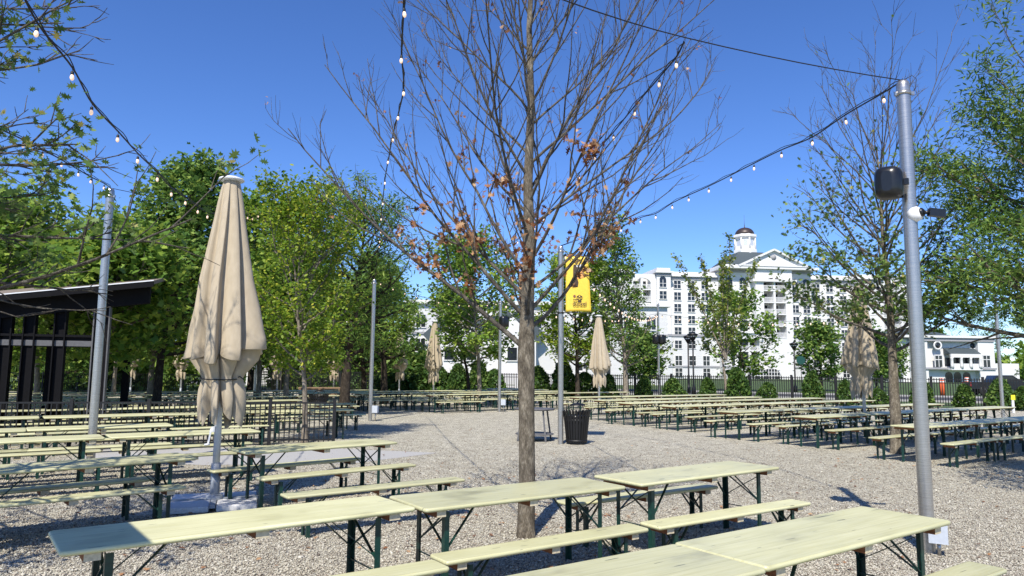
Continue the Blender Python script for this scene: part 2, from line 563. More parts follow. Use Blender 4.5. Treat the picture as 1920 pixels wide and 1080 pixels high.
def leaves_mesh(name, pts, size, shape, mat, upbias=0.5, axis=None, droop=0.0):
    """one mesh of flat leaves; pts (n,3), size scalar or (n,)"""
    pts = np.asarray(pts, float).reshape(-1, 3)
    n = len(pts)
    shp = np.asarray(LEAF[shape], float)
    k = len(shp)
    nr = RNG.normal(size=(n, 3)); nr /= np.linalg.norm(nr, axis=1, keepdims=True)
    nr[:, 2] = np.abs(nr[:, 2]) + upbias
    nr /= np.linalg.norm(nr, axis=1, keepdims=True)
    t = RNG.normal(size=(n, 3))
    t[:, 2] -= droop
    t -= nr * np.sum(t * nr, axis=1, keepdims=True)
    t /= np.linalg.norm(t, axis=1, keepdims=True) + 1e-9
    b = np.cross(nr, t)
    sz = np.broadcast_to(np.asarray(size, float), (n,)) * RNG.uniform(0.65, 1.25, n)
    u = shp[:, 0][None, :, None] * sz[:, None, None]
    w = shp[:, 1][None, :, None] * sz[:, None, None]
    bend = (shp[:, 1] ** 2)[None, :, None] * sz[:, None, None] * 0.55
    V = pts[:, None, :] + t[:, None, :] * u + b[:, None, :] * w + nr[:, None, :] * bend
    V = V.reshape(-1, 3).astype(np.float32)
    me = bpy.data.meshes.new(name)
    me.vertices.add(n * k); me.vertices.foreach_set('co', V.ravel())
    me.loops.add(n * k); me.loops.foreach_set('vertex_index', np.arange(n * k, dtype=np.int32))
    me.polygons.add(n)
    me.polygons.foreach_set('loop_start', np.arange(0, n * k, k, dtype=np.int32))
    me.polygons.foreach_set('loop_total', np.full(n, k, dtype=np.int32))
    me.materials.append(mat)
    me.update(calc_edges=True)
    return me


LEAF = {
    'oval': [(0, 0), (0.35, 0.27), (0.75, 0.20), (1.0, 0), (0.75, -0.20), (0.35, -0.27)],
    'quad': [(0, 0), (0.5, 0.32), (1.0, 0), (0.5, -0.32)],
    'clump': [(-0.5, -0.1), (-0.2, 0.42), (0.15, 0.2), (0.55, 0.34), (0.35, -0.1), (0.5, -0.45), (-0.1, -0.28)],
    'willow': [(0, 0), (0.5, 0.11), (1.0, 0), (0.5, -0.11)],
    'oak': [(0, 0.03), (0.18, 0.10), (0.10, 0.36), (0.36, 0.14), (0.40, 0.50), (0.58, 0.15), (0.78, 0.34), (0.78, 0.10), (1.05, 0.0),
            (0.78, -0.10), (0.78, -0.34), (0.58, -0.15), (0.40, -0.50), (0.36, -0.14), (0.10, -0.36), (0.18, -0.10), (0, -0.03)],
}


# ------------------------------------------------------------------ trees
def path(p, d, length, n, up=0.0, wob=0.08):
    """a branch: n+1 points from p along d, bending upward by `up` and wandering"""
    p = Vector(p); d = Vector(d).normalized()
    pts = [p.copy()]
    st = length / n
    for i in range(n):
        d = d + Vector((random.gauss(0, wob), random.gauss(0, wob), random.gauss(0, wob) + up / n))
        d.normalize()
        p = p + d * st
        pts.append(p.copy())
    return pts


def at(pts, t):
    x = t * (len(pts) - 1)
    i = min(int(x), len(pts) - 2)
    return pts[i].lerp(pts[i + 1], x - i), (pts[i + 1] - pts[i]).normalized()


def side_dir(d, spread, flat=1.0):
    """a direction leaving d by angle spread on a random side"""
    r = Vector((random.gauss(0, 1), random.gauss(0, 1), random.gauss(0, 1) * flat))
    r = r - d * r.dot(d)
    r.normalize()
    return (d * math.cos(spread) + r * math.sin(spread)).normalized()


def make_tree(name, label, loc, H, r0, z0, env, nlimb, bark, leafmat, leaf, lsize, nleaf, elev=(0.3, 0.9), up=0.5, nsub=6,
              twig=None, spread=0.5, sub_len=0.4, cl=0.16, group=None, lean=0.0, droop=0.0, upbias=0.5, ntwig=0, levels=None, cat='tree',
              trunk_top=0.97, min_t=0.3, seed=None, limb_r=0.42, lo_leaf=0.0, bare_top=0.0, clear=None):
    """trunk + limbs + twigs + leaves set in clumps along the outer twigs; env(t) gives the crown radius at crown height t"""
    if seed is not None:
        random.seed(seed)
    root = thing(name, label, cat, loc, 0, group)
    tr = path((0, 0, 0), (lean, 0, 1), H * trunk_top, 12, 0.35, 0.03)
    for i, p in enumerate(tr):                      # keep the lower trunk straight
        p.x *= min(1, i / 6); p.y *= min(1, i / 6)
    rad = [max(0.008, r0 * (1.0 - 0.93 * (i / 12) ** 0.85)) for i in range(13)]
    rad[0] *= 1.18
    MB().tube([(0, 0, -0.05)] + tr, [rad[0] * 1.15] + rad, 10).build('trunk', bark, root)
    mb = MB()
    clumps = []
    for i in range(nlimb):
        t = (i + random.random() * 0.8) / nlimb
        z = z0 + (H * trunk_top - z0) * t * 0.96
        p, _ = at(tr, z / (H * trunk_top))
        az = i * 2.39996 + random.uniform(-0.4, 0.4)
        el = elev[0] + (elev[1] - elev[0]) * t + random.uniform(-0.12, 0.12)
        Lb = max(0.25, env(t) * random.uniform(0.75, 1.12) / max(0.35, math.cos(min(el + up * 0.3, 1.2))))
        d = Vector((math.cos(az) * math.cos(el), math.sin(az) * math.cos(el), math.sin(el)))
        pts = path(p, d, Lb, 7, up, 0.07)
        rl = max(0.010, r0 * limb_r * (1 - 0.75 * t))
        mb.tube(pts, [rl * (1 - 0.85 * k / 7) + 0.003 for k in range(8)], 5, False)
        for k in range(nsub):
            f = min_t + (1 - min_t) * (k + random.random()) / nsub
            q, dd = at(pts, min(f, 0.999))
            sd = side_dir(dd, spread + random.uniform(-0.2, 0.25), 0.7)
            sp = path(q, sd, Lb * sub_len * random.uniform(0.6, 1.2) * (1.1 - 0.5 * f), 4, up * 0.6, 0.1)
            mb.tube(sp, [rl * 0.34 * (1 - 0.75 * j / 4) + 0.002 for j in range(5)], 4, False)
            for f2 in (0.45, 0.75, 1.0):
                c, _ = at(sp, min(f2, 0.999))
                clumps.append(c)
            for _ in range(ntwig):
                q2, d2 = at(sp, random.uniform(0.2, 0.95))
                tp = path(q2, side_dir(d2, 0.5), Lb * sub_len * 0.4 * random.uniform(0.5, 1.2), 3, up * 0.5, 0.1)
                mb.tube(tp, [0.006, 0.005, 0.004, 0.003], 3, False)
                clumps.append(tp[-1])
        clumps.append(pts[-1])
    mb.build('limbs', twig or bark, root)
    C = np.array([tuple(c) for c in clumps])
    if lo_leaf:
        C = C[C[:, 2] > lo_leaf]
    if nleaf:
        w = RNG.uniform(0.15, 1.0, len(C)) ** 1.5
        if bare_top:                                 # fewer leaves towards the top
            w *= np.clip(1.05 - (C[:, 2] - z0) / (H - z0), 0.02, 1) ** bare_top
        if clear is not None:
            w *= np.array([clear(Vector(c) + Vector(loc)) for c in C])
        w /= w.sum()
        idx = RNG.choice(len(C), nleaf, p=w)
        Pn = C[idx] + RNG.normal(size=(nleaf, 3)) * np.array([cl, cl, cl * 0.75])
        link('crown', leaves_mesh('crown', Pn, lsize, leaf, leafmat, upbias, droop=droop), root)
    return root, C


# ------------------------------------------------------------------ sky, sun, world
SUN_EL, SUN_AZ = R(50.0), R(13.5)        # shadows fall away from the camera, 13.5 degrees to the right
w = bpy.data.worlds.new('World'); S.world = w
w.use_nodes = True
wn = w.node_tree
bg = wn.nodes['Background']
sky = wn.nodes.new('ShaderNodeTexSky')
sky.sky_type = 'NISHITA'
sky.sun_disc = False
sky.sun_elevation = SUN_EL
sky.sun_rotation = PI + SUN_AZ
sky.altitude = 300
sky.air_density = 0.8
sky.dust_density = 0.1
sky.ozone_density = 6.0
hsv = wn.nodes.new('ShaderNodeHueSaturation')
hsv.inputs['Saturation'].default_value = 1.14; hsv.inputs['Hue'].default_value = 0.510
wn.links.new(sky.outputs['Color'], hsv.inputs['Color'])
wn.links.new(hsv.outputs['Color'], bg.inputs['Color'])
bg.inputs['Strength'].default_value = 0.15
sd = bpy.data.lights.new('sun', 'SUN')
sd.energy = 5.0; sd.angle = R(0.5); sd.color = (1.0, 0.935, 0.83)
so = bpy.data.objects.new('sun', sd); COL.objects.link(so)
ldir = Vector((math.sin(SUN_AZ) * math.cos(SUN_EL), math.cos(SUN_AZ) * math.cos(SUN_EL), -math.sin(SUN_EL)))
so.rotation_euler = ldir.to_track_quat('-Z', 'Y').to_euler()
so.location = (-10, -30, 40)
S.view_settings.view_transform = 'Standard'
S.view_settings.look = 'None'
S.view_settings.exposure = 0.42
S.view_settings.gamma = 1.0

# ------------------------------------------------------------------ ground
def sheet(name, corners, z, mat):
    mb = MB(); mb.v = [(x, y, z) for x, y in corners]; mb.face(range(len(corners)))
    return structure(mb.build(name, mat))


sheet('ground', [(-900, -300), (900, -300), (900, 1500), (-900, 1500)], -0.012, M['grass'])
FA, FB = Vector((-62.0, 66.0, 0)), Vector((36.0, 33.2, 0))      # the far fence, left to right
FM = Vector((1.7, 50.5, 0))
sheet('gravel_yard', [(-75, -12), (45, -12), (45, 32.0), (FB.x, FB.y), (FM.x, FM.y), (FA.x, FA.y), (-75, 66)], -0.004, M['gravel'])
fd = (FB - FM).normalized(); fn = Vector((-fd.y, fd.x, 0))
if fn.y < 0:
    fn = -fn


def off(base, a, b):
    p = base + fd * a + fn * b
    return (p.x, p.y)


sheet('road', [off(FM, -120, 9), off(FM, 140, 9), off(FM, 140, 20), off(FM, -120, 20)], -0.006, M['asphalt'])
kb = MB()
for b_ in (8.7, 20.15):
    a0 = FM + fd * -120 + fn * b_; a1 = FM + fd * 140 + fn * b_
    kb.bar((a0.x, a0.y, 0.06), (a1.x, a1.y, 0.06), 0.3, 0.13)
structure(kb.build('kerb', M['concrete']))
g = [P(822, 849), P(668, 868), P(380, 872), P(150, 862), P(170, 842), P(560, 838)]
sheet('concrete_pad', [(p.x, p.y) for p in g], 0.0, M['concrete'])


# loose stones lying on the yard where single stones can be made out
def off_slabs(x, y):
    """1 on open gravel, almost 0 on the swept concrete and the umbrella's slabs"""
    inside = np.zeros(len(x), bool)
    for i in range(len(g)):
        a, b = g[i], g[(i + 1) % len(g)]
        with np.errstate(divide='ignore', invalid='ignore'):
            inside ^= ((a.y > y) != (b.y > y)) & (x < (b.x - a.x) * (y - a.y) / (b.y - a.y + 1e-12) + a.x)
    u_ = P(401, 947)
    inside |= (np.abs(x - u_.x) < 0.72) & (np.abs(y - u_.y) < 0.72)
    return np.where(inside & (RNG.uniform(0, 1, len(x)) > 0.03), 0.001, 1.0)


def pebbles(n):
    y = RNG.triangular(2.0, 5.5, 19.0, n)
    x = RNG.uniform(-0.80, 0.80, n) * y
    base = np.array([(1, 0, 0), (0.1, 1, 0.1), (-1, 0.15, 0), (0, -1, -0.1), (0.15, 0, 1), (0, 0.1, -1)], float)
    tri = np.array([(0, 1, 4), (1, 2, 4), (2, 3, 4), (3, 0, 4), (1, 0, 5), (2, 1, 5), (3, 2, 5), (0, 3, 5)])
    V = base[None] * RNG.uniform(0.65, 1.2, (n, 6, 1))
    sz = RNG.lognormal(math.log(0.0098), 0.30, n)
    sz *= off_slabs(x, y)
    V = V * sz[:, None, None] * np.stack([RNG.uniform(0.9, 1.6, n), RNG.uniform(0.7, 1.1, n), RNG.uniform(0.45, 0.8, n)], 1)[:, None, :]
    tl = RNG.normal(0, 0.35, n); c, s_ = np.cos(tl), np.sin(tl)
    V = np.stack([V[..., 0] * c[:, None] - V[..., 2] * s_[:, None], V[..., 1], V[..., 0] * s_[:, None] + V[..., 2] * c[:, None]], -1)
    a = RNG.uniform(0, 2 * PI, n); c, s_ = np.cos(a), np.sin(a)
    V = np.stack([V[..., 0] * c[:, None] - V[..., 1] * s_[:, None], V[..., 0] * s_[:, None] + V[..., 1] * c[:, None], V[..., 2]], -1)
    V += np.stack([x, y, sz * 0.25], 1)[:, None, :]
    Fi = (np.arange(n)[:, None, None] * 6 + tri[None]).reshape(-1).astype(np.int32)
    me = bpy.data.meshes.new('loose_gravel')
    me.vertices.add(n * 6); me.vertices.foreach_set('co', V.reshape(-1).astype(np.float32))
    me.loops.add(n * 24); me.loops.foreach_set('vertex_index', Fi)
    me.polygons.add(n * 8)
    me.polygons.foreach_set('loop_start', np.arange(0, n * 24, 3, dtype=np.int32)); me.polygons.foreach_set('loop_total', np.full(n * 8, 3, dtype=np.int32))
    m, nt, b = newmat('loose_stone')
    g = nt.nodes.new('ShaderNodeNewGeometry')
    rp = ramp(nt, [(0, (0.10, 0.08, 0.065)), (0.10, (0.23, 0.198, 0.158)), (0.35, (0.383, 0.348, 0.280)), (0.62, (0.43, 0.402, 0.327)), (0.85, (0.48, 0.452, 0.372)), (1, (0.57, 0.545, 0.465))])
    nt.links.new(g.outputs['Random Per Island'], rp.inputs['Fac']); nt.links.new(rp.outputs['Color'], b.inputs['Base Color'])
    b.inputs['Roughness'].default_value = 0.85
    me.materials.append(m); me.update(calc_edges=True)
    return stuff(link('loose_gravel', me))


pebbles(230000)
nl_ = 900
ly = RNG.uniform(3.5, 24, nl_); lx = RNG.uniform(-0.75, 0.75, nl_) * ly
k_ = RNG.integers(0, 3, nl_)
for j_, (cx_, cy_, sd_) in enumerate(((0.6, 9.0, 2.2), (-4.8, 8.0, 2.6), (9.2, 16.0, 3.0))):
    m_ = k_ == j_
    h_ = m_ & (RNG.uniform(0, 1, nl_) < 0.75)
    lx[h_] = RNG.normal(cx_, sd_, h_.sum()); ly[h_] = RNG.normal(cy_, sd_, h_.sum())
lit = link('leaf_litter', leaves_mesh('leaf_litter', np.stack([lx, ly, np.full(nl_, 0.018)], 1), 0.06, 'oak', M['leaf_dead'], 2.5))
stuff(lit)

# ------------------------------------------------------------------ beer tables and benches
ORD = ('zeroth first second third fourth fifth sixth seventh eighth ninth tenth eleventh twelfth thirteenth fourteenth '
       'fifteenth sixteenth seventeenth eighteenth nineteenth twentieth twenty-first twenty-second twenty-third twenty-fourth '
       'twenty-fifth twenty-sixth twenty-seventh twenty-eighth twenty-ninth thirtieth').split()
TL, TW, TH = 2.3, 0.70, 0.77
BL_, BW, BH = 2.3, 0.27, 0.48
YAW = 0.60


def furniture_parts(kind):
    """board, battens, four legs and two brace sets as separate builders, local origin on the ground under the middle"""
    L, W, H, T = (TL, TW, TH, 0.034) if kind == 'table' else (BL_, BW, BH, 0.034)
    lx, ly = L / 2 - 0.27, W / 2 - (0.105 if kind == 'table' else 0.055)
    under = H - T
    top = MB().slab(L, W, T, H, 0.035, 0.013)
    bat = []
    for x in (-(L / 2 - 0.17), 0.0, L / 2 - 0.17):
        b = MB(); hw = W / 2 - 0.03; h = 0.05
        b.span(x - 0.045, x + 0.045, -hw, hw, under - h, under - 0.001)
        for s in (-1, 1):
            b.span(x - 0.044, x + 0.044, s * hw, s * (hw + 0.003), under - h + 0.001, under - 0.002, 1)
        bat.append(b)
    legs = []
    a, t = (0.046, 0.006) if kind == 'table' else (0.040, 0.006)
    for sx in (-1, 1):
        for sy in (-1, 1):
            x, y = sx * lx, sy * ly
            b = MB()
            b.span(x - a / 2, x + a / 2, y, y + sy * t, 0.0, under - 0.03)            # L-profile: one flat along x, one along y
            b.span(x + sx * (a / 2 - t), x + sx * a / 2, y - sy * a, y - sy * 0.0005, 0.0, under - 0.031)
            legs.append(b)
    br = []
    for sx in (-1, 1):
        b = MB()
        x = sx * lx
        lo, hi, rod = (0.40, under - 0.06, 0.30) if kind == 'table' else (0.22, under - 0.05, 0.155)
        yy = ly - 0.008
        b.bar((x - sx * 0.008, -yy, lo), (x - sx * 0.008, yy, hi), 0.022, 0.006)
        b.bar((x + sx * 0.006, yy, lo), (x + sx * 0.006, -yy, hi), 0.022, 0.006)
        b.bar((x, -yy, rod), (x, yy, rod), 0.009)
        run = 0.36 if kind == 'table' else 0.24
        for sy in (-1, 1):
            b.bar((x - sx * 0.012, sy * (ly - 0.012), lo + 0.01), (x - sx * run, sy * (ly - 0.10 if kind == 'table' else 0.02), under - 0.005), 0.024, 0.007)
        b.bar((x - sx * run, -ly + 0.06, under - 0.012), (x - sx * run, ly - 0.06, under - 0.012), 0.02, 0.02)
        br.append(b)
    return top, bat, legs, br


def make_full(kind):
    nm = 'folding_table' if kind == 'table' else 'folding_bench'
    root = thing(nm, 'prototype', kind)
    top, bat, legs, br = furniture_parts(kind)
    tp = top.build('tabletop' if kind == 'table' else 'seat', M['paint'], root)
    for b in bat:
        b.build('batten', [M['batten'], M['batten_end']], tp)
    for b in legs:
        b.build('leg', M['green'], root)
    for b in br:
        b.build('brace', M['green'], root)
    return root


def make_lump(kind):
    """the same piece as ONE mesh, for the far rows where its parts are a pixel each"""
    top, bat, legs, br = furniture_parts(kind)
    big = MB()
    for src, mi in ((top, 0), *((b, 1) for b in bat), *((b, 2) for b in legs + br)):
        n = len(big.v)
        big.v += src.v
        for f, s, m in zip(src.f, src.s, src.m):
            big.face([n + i for i in f], s, mi if mi != 1 else (1 if m == 0 else 3))
    return big.mesh('folding_' + kind, [M['paint'], M['batten'], M['green'], M['batten_end']])


LUMP = {k: make_lump(k) for k in ('table', 'bench')}
PROTO = {}
USED = set()
GROUPS = {'table': 'folding beer garden tables', 'bench': 'folding beer garden benches'}
PLACED = []


def put(kind, x, y, rz, label, full):
    PLACED.append((kind, x, y))
    j_ = 0.006 if math.hypot(x, y) < 11 else 0.016
    rz += random.gauss(0, j_)
    x += random.gauss(0, j_ * 1.5); y += random.gauss(0, j_ * 1.5)
    if full:
        if kind not in PROTO:
            PROTO[kind] = make_full(kind)
            learn(PROTO[kind])
            o = PROTO[kind]
            o.location = (x, y, 0); o.rotation_euler = (0, 0, rz); o['label'] = label; o['group'] = GROUPS[kind]
            return o
        return dup(PROTO[kind], (x, y, 0), rz, label, GROUPS[kind])
    o = link('folding_' + kind, LUMP[kind], None, (x, y, 0), rz)
    return tag(o, label, kind, GROUPS[kind])


def mid(a, b, z, side, width):
    """middle and heading of a board whose near (side=-1) or far (side=1) long edge runs from pixel a to pixel b"""
    A, B = P(*a, z), P(*b, z)
    d = (B - A); d.z = 0; d.normalize()
    n = Vector((-d.y, d.x, 0))
    c = (A + B) / 2 - n * side * width / 2
    return c.x, c.y, math.atan2(d.y, d.x)


def near(kind, a, b, label, side=-1, anchor=None, yaw=None, sx=1.0):
    z, wd, L = (TH, TW, TL) if kind == 'table' else (BH, BW, BL_)
    x, y, rz = mid(a, b, z, side, wd)
    if yaw is not None:
        rz = yaw
    if anchor is not None:                      # hold one end of the near edge where it is seen, board length fixed
        A = P(*anchor[0], z)
        s = anchor[1]
        d = Vector((math.cos(rz), math.sin(rz), 0)); n = Vector((-d.y, d.x, 0))
        c = A + d * s * L * sx / 2 - n * side * wd / 2
        x, y = c.x, c.y
    o = put(kind, x, y, rz, label, True)
    o.scale.x = sx
    return o


# the rows next to the viewer, each piece by its own seen edge
near('table', (117.8, 1038), (780.7, 951.3), 'pale table with its left end in shade, nearest table left of the bare tree', anchor=((780.7, 951.3), -1), yaw=0.655, sx=1.055)
near('table', (794, 951.3), (1177, 911.5), 'pale table whose middle stands right beside the bare tree trunk', anchor=((1177, 911.5), -1), yaw=0.60, sx=0.938)
near('table', (1193, 910), (1464, 876), 'pale table at the open end of the row beside the bare tree', anchor=((1464, 876), -1), yaw=0.62)
near('table', (1430.6, 1061), (1785, 976), 'large scratched pale table right in front of the big steel pole', anchor=((1785, 976), -1), yaw=0.62)
T5 = P(1421, 1060, TH)
dv = Vector((math.cos(.62), math.sin(.62), 0)); nv = Vector((-dv.y, dv.x, 0))
c5 = T5 - dv * (TL / 2 + 0.012) + nv * (TW / 2 - 0.06)
put('table', c5.x, c5.y, 0.62, 'closest pale table, cut off by the bottom of the photo', True)
near('bench', (860, 1060), (1222, 990), 'pale bench at the foot of the bare tree, near side of its table', anchor=((1222, 990), -1), yaw=0.60, sx=0.90)
near('bench', (1240, 985), (1523, 942), 'pale bench near side of the row-end table by the steel pole', anchor=((1523, 942), -1), yaw=0.60)
near('bench', (640, 1080), (845, 1063), 'closest pale bench, only its right end in the photo at the bottom', anchor=((845, 1063), -1), yaw=0.60)
near('bench', (1735, 1096), (1890, 1066), 'pale bench end in the bottom right corner of the photo', anchor=((1890, 1066), -1), yaw=0.62)
near('bench', (1045, 942), (1350, 912), 'pale bench far side of the row-end table behind the bare tree', anchor=((1350, 912), -1), yaw=0.57)
near('bench', (552, 931), (875, 898), 'pale bench between the bare tree row and the row by the umbrella base', anchor=((875, 898), -1), yaw=0.64)
# row of the near umbrella
near('table', (475, 849.5), (740.6, 827.7), 'pale table just right of the tan closed umbrella, at its row end', yaw=0.72)
near('bench', (510, 899), (772, 870), 'pale bench near side of the table right of the tan umbrella', yaw=0.72)
near('bench', (425, 886), (668, 857), 'pale bench far side of the table right of the tan umbrella', yaw=0.72)
near('table', (0, 892), (372, 858), 'pale table just left of the tan closed umbrella, its end by the stone base', anchor=((372, 858), -1), yaw=0.74)
near('bench', (0, 952), (355, 912), 'pale bench near side of the table left of the tan umbrella', anchor=((355, 912), -1), yaw=0.74)
near('bench', (0, 927), (290, 897), 'pale bench far side of the table left of the tan umbrella', anchor=((290, 897), -1), yaw=0.74)
dl = Vector((math.cos(.74), math.sin(.74), 0))
for (px, py, z, kind, lab) in ((372, 858, TH, 'table', 'second pale table left of the tan umbrella, at the left edge of the photo'),
                               (355, 912, BH, 'bench', 'near side bench of the second table left of the tan umbrella'),
                               (290, 897, BH, 'bench', 'far side bench of the second table left of the tan umbrella')):
    A = P(px, py, z); wd = TW if kind == 'table' else BW; L = TL
    c = A - dl * (L * 1.5 + 0.02) + Vector((-dl.y, dl.x, 0)) * wd / 2
    put(kind, c.x, c.y, 0.74, lab, True)
# two rows against the black railing
for r_, (fr, names) in enumerate((((492, 808), 'dappled row before the railing'), ((326, 797), 'row close against the railing'))):
    A = P(*fr, TH); yw = 0.62
    d = Vector((math.cos(yw), math.sin(yw), 0)); n = Vector((-d.y, d.x, 0))
    for k in range(4 if r_ == 0 else 3):
        c = A - d * (TL * (k + 0.5) + 0.02 * k) + n * TW / 2
        put('table', c.x, c.y, yw, f'pale table, {ORD[k + 1]} from the right end of the {names}', True)
        for s, nm in ((-1, 'near'), (1, 'far')):
            b = c + n * s * 0.72 + d * random.uniform(-0.12, 0.12)
            put('bench', b.x, b.y, yw, f'pale bench, {nm} side of {ORD[k + 1]} table from right, {names}', True)

# ---- things the rows have to leave room for (x, y, radius)
KEEP = []
YARD_TREES = [(-34, 42.5), (-27.5, 38), (-22.0, 33.5), (-17.5, 41.0), (-30.0, 47.5), (-24.5, 44.5), (-40.5, 47.0), (-9.5, 46.5), (-17.2, 24.0), (-21.5, 28.5), (-15.0, 30.0), (-9.2, 29.5), (-11.8, 20.6), (-14.0, 36.0)]


def keep(x, y, r):
    KEEP.append((x, y, r))


TREE_AT = dict(bare=(0.18, 8.3), lime=(-5.17, 18.25), oak_r=(9.06, 17.05), t323=(-12.2, 24.9), t645=(-6.54, 28.4), t720=(-6.75, 38.4),
               t900=(-1.57, 36.1), t885=(-2.4, 41.0), t1075=(4.3, 46.5), t1175=(7.0, 44.0), t1355=(13.2, 44.2), t487=(-11.0, 31.5), willow=(11.9, 14.6))
for k_, (x, y) in TREE_AT.items():
    keep(x, y, 0.45)
for x, y in YARD_TREES:
    keep(x, y, 0.4)
UMB_AT = {'u2': (4.15, 34.0), 'u4': (-4.2, 39.0), 'u3': (10.75, 22.0), 'ua': (-24.0, 45.5), 'ub': (-20.6, 45.0), 'uc': (-14.6, 45.0), 'ud': (-11.2, 45.5), 'ue': (-7.3, 47.0)}
for x, y in UMB_AT.values():
    keep(x, y, 0.5)
POLE_AT = {'p693': (-5.03, 25.9), 'p938': (-0.52, 32.2), 'banner': (1.27, 18.5), 'p1232': (9.6, 46.8), 'p1880': (20.6, 30.3), 'p695b': (-13.5, 38.0), 'pl2': (-8.3, 36.0)}
for x, y in POLE_AT.values():
    keep(x, y, 0.3)


def fence_gap(x, y):
    """how far a point lies inside the far fence"""
    a, b = (FA, FM) if x < FM.x else (FM, FB)
    d = (b - a).normalized()
    return d.cross(Vector((x, y, 0)) - a).z * -1


def free(x, y, L, W, rz):
    c, s = math.cos(rz), math.sin(rz)
    for kx, ky, r in KEEP:
        dx, dy = kx - x, ky - y
        u, v = dx * c + dy * s, -dx * s + dy * c
        if abs(u) < L / 2 + r * 0.6 and abs(v) < W / 2 + r * 0.6:
            return False
    return True


EV = Vector((math.cos(YAW), math.sin(YAW), 0)); NV = Vector((-EV.y, EV.x, 0))
COUNT = {'table': 0, 'bench': 0}


def row(start, n, where, full_to=20.5, skip=(), sgn=1, lead=0, bench_sides=(-1, 1), maxd=60):
    """tables end to end from `start` (centre line at the row's walkway end) with a bench on either side"""
    for k in range(n):
        c = start + EV * sgn * (TL * (k + 0.5) + 0.02 * k + lead)
        px, py = pix(c.x, c.y, 0.7)
        if fence_gap(c.x, c.y) < 2.2 or c.y > maxd or (px > 1000 and c.y > 27.5 + (1700 - px) * 0.018):
            continue
        if px < -90 or px > 2060:
            continue
        full = c.length < full_to
        if free(c.x, c.y, TL, TW, YAW):
            put('table', c.x, c.y, YAW, f'pale folding table, {ORD[k + 1]} from the walkway in {where}', full)
            COUNT['table'] += 1
        for s, nm in ((-1, 'near'), (1, 'far')):
            if s not in bench_sides:
                continue
            b = c + NV * s * 0.73 + EV * random.uniform(-0.16, 0.16)
            if free(b.x, b.y, BL_, BW, YAW):
                put('bench', b.x, b.y, YAW, f'pale bench, {nm} side of {ORD[k + 1]} table from walkway, {where}', full)
                COUNT['bench'] += 1


# right of the walkway: the seen left end of each row
ends = [(8.25, 15.1), (7.25, 18.1), (6.0, 20.0), (4.9, 22.8), (3.8, 24.8), (3.2, 26.8), (2.5, 29.6)]
for i, (x, y) in enumerate(ends):
    row(Vector((x, y, 0)), 5 if i < 2 else 8, f'{ORD[i + 1]} row right of trash can', full_to=23)
# across the back, beyond the end of the walkway
for i in range(4):
    s_ = 27.6 + 2.45 * i
    u0 = 14.5 - 3.1 * i + (0.9 if i % 2 else 0)
    st = EV * u0 + NV * s_
    row(st, 10, f'{ORD[i + 1]} back row by the fence')
# left of the walkway, behind the railing
for i, (px, py) in enumerate(((664, 768), (668, 757), (690, 748), (676, 741), (690, 736), (705, 731.5))):
    e_ = P(px, py, TH)
    st = e_ + NV * TW / 2
    row(st, 7 if i < 3 else 9, f'{ORD[i + 1]} row left of walkway', sgn=-1, full_to=21)
print('PLACED', COUNT, len([1 for p in PLACED if p[0] == 'table']), len([1 for p in PLACED if p[0] == 'bench']))

# ------------------------------------------------------------------ closed patio umbrellas
def canopy_mesh(seed=3):
    rnd = random.Random(seed)
    n = 160
    # (height, radius, fold depth) down the outside, under the hem, in to the strap and out again to the loose corners
    prof = [(4.50, 0.115, 0.05), (4.42, 0.135, 0.12), (4.2, 0.175, 0.22), (3.9, 0.22, 0.27), (3.5, 0.285, 0.31), (3.1, 0.35, 0.34), (2.7, 0.42, 0.36), (2.4, 0.475, 0.38), (2.2, 0.505, 0.39), (2.05, 0.53, 0.40),
            (2.035, 0.515, 0.42), (2.06, 0.475, 0.38), (1.97, 0.445, 0.36), (1.86, 0.365, 0.32), (1.77, 0.295, 0.26), (1.72, 0.270, 0.22), (1.66, 0.280, 0.28), (1.56, 0.305, 0.36), (1.44, 0.315, 0.42), (1.33, 0.30, 0.48), (1.22, 0.275, 0.54)]
    ph = [rnd.uniform(-0.25, 0.25) for _ in range(9)]
    amp = [rnd.uniform(0.65, 1.15) for _ in range(9)]
    V, Fc = [], []
    for i, (z, r, dp) in enumerate(prof):
        for k in range(n):
            a = 2 * PI * k / n
            s = a / (2 * PI) * 8
            j = int(s) % 8
            q = s - int(s)
            # a pleat: rises slowly over the outer panel and dives behind the next one
            q2 = q + 0.5 * ph[j] * q * (1 - q)
            if q2 < 0.60:
                fold = math.sin(PI / 2 * q2 / 0.60) ** 0.75
            elif q2 < 0.70:
                fold = 1.0
            elif q2 < 0.80:
                fold = 1.0 - (q2 - 0.70) / 0.10
            else:
                fold = 0.0
            lop = 1 + 0.14 * math.cos(a - 0.4) * (0.3 if z > 3 else 1.0)
            rr = r * lop * (1 - dp + dp * 1.12 * fold * amp[j])
            rr *= 1 + 0.012 * math.sin(a * 11 + z * 2.1) * min(1, (4.5 - z))
            zz = z
            if z < 2.3 and z > 2.0:
                zz = z - 0.07 * (fold - 0.6) * amp[j] + 0.07 * math.sin(a + 1.2) + 0.30 * ph[j] * fold
            if z < 1.5:
                zz = z - (1.5 - z) * 1.1 * (fold * amp[j] - 0.5) + 0.03 * math.sin(3 * a)
            aa = a + 0.22 * math.sin(z * 2.1 + j) * (0.25 if z > 2.1 else 0.55) + (0.06 * fold)
            V.append((rr * math.cos(aa), rr * math.sin(aa), zz))
    for i in range(len(prof) - 1):
        for k in range(n):
            a = i * n + k; b = i * n + (k + 1) % n
            Fc.append((a, a + n, b + n, b))
    me = bpy.data.meshes.new('canopy')
    me.from_pydata(V, [], Fc)
    me.materials.append(M['fabric'])
    me.polygons.foreach_set('use_smooth', [True] * len(Fc))
    me.update()
    return me


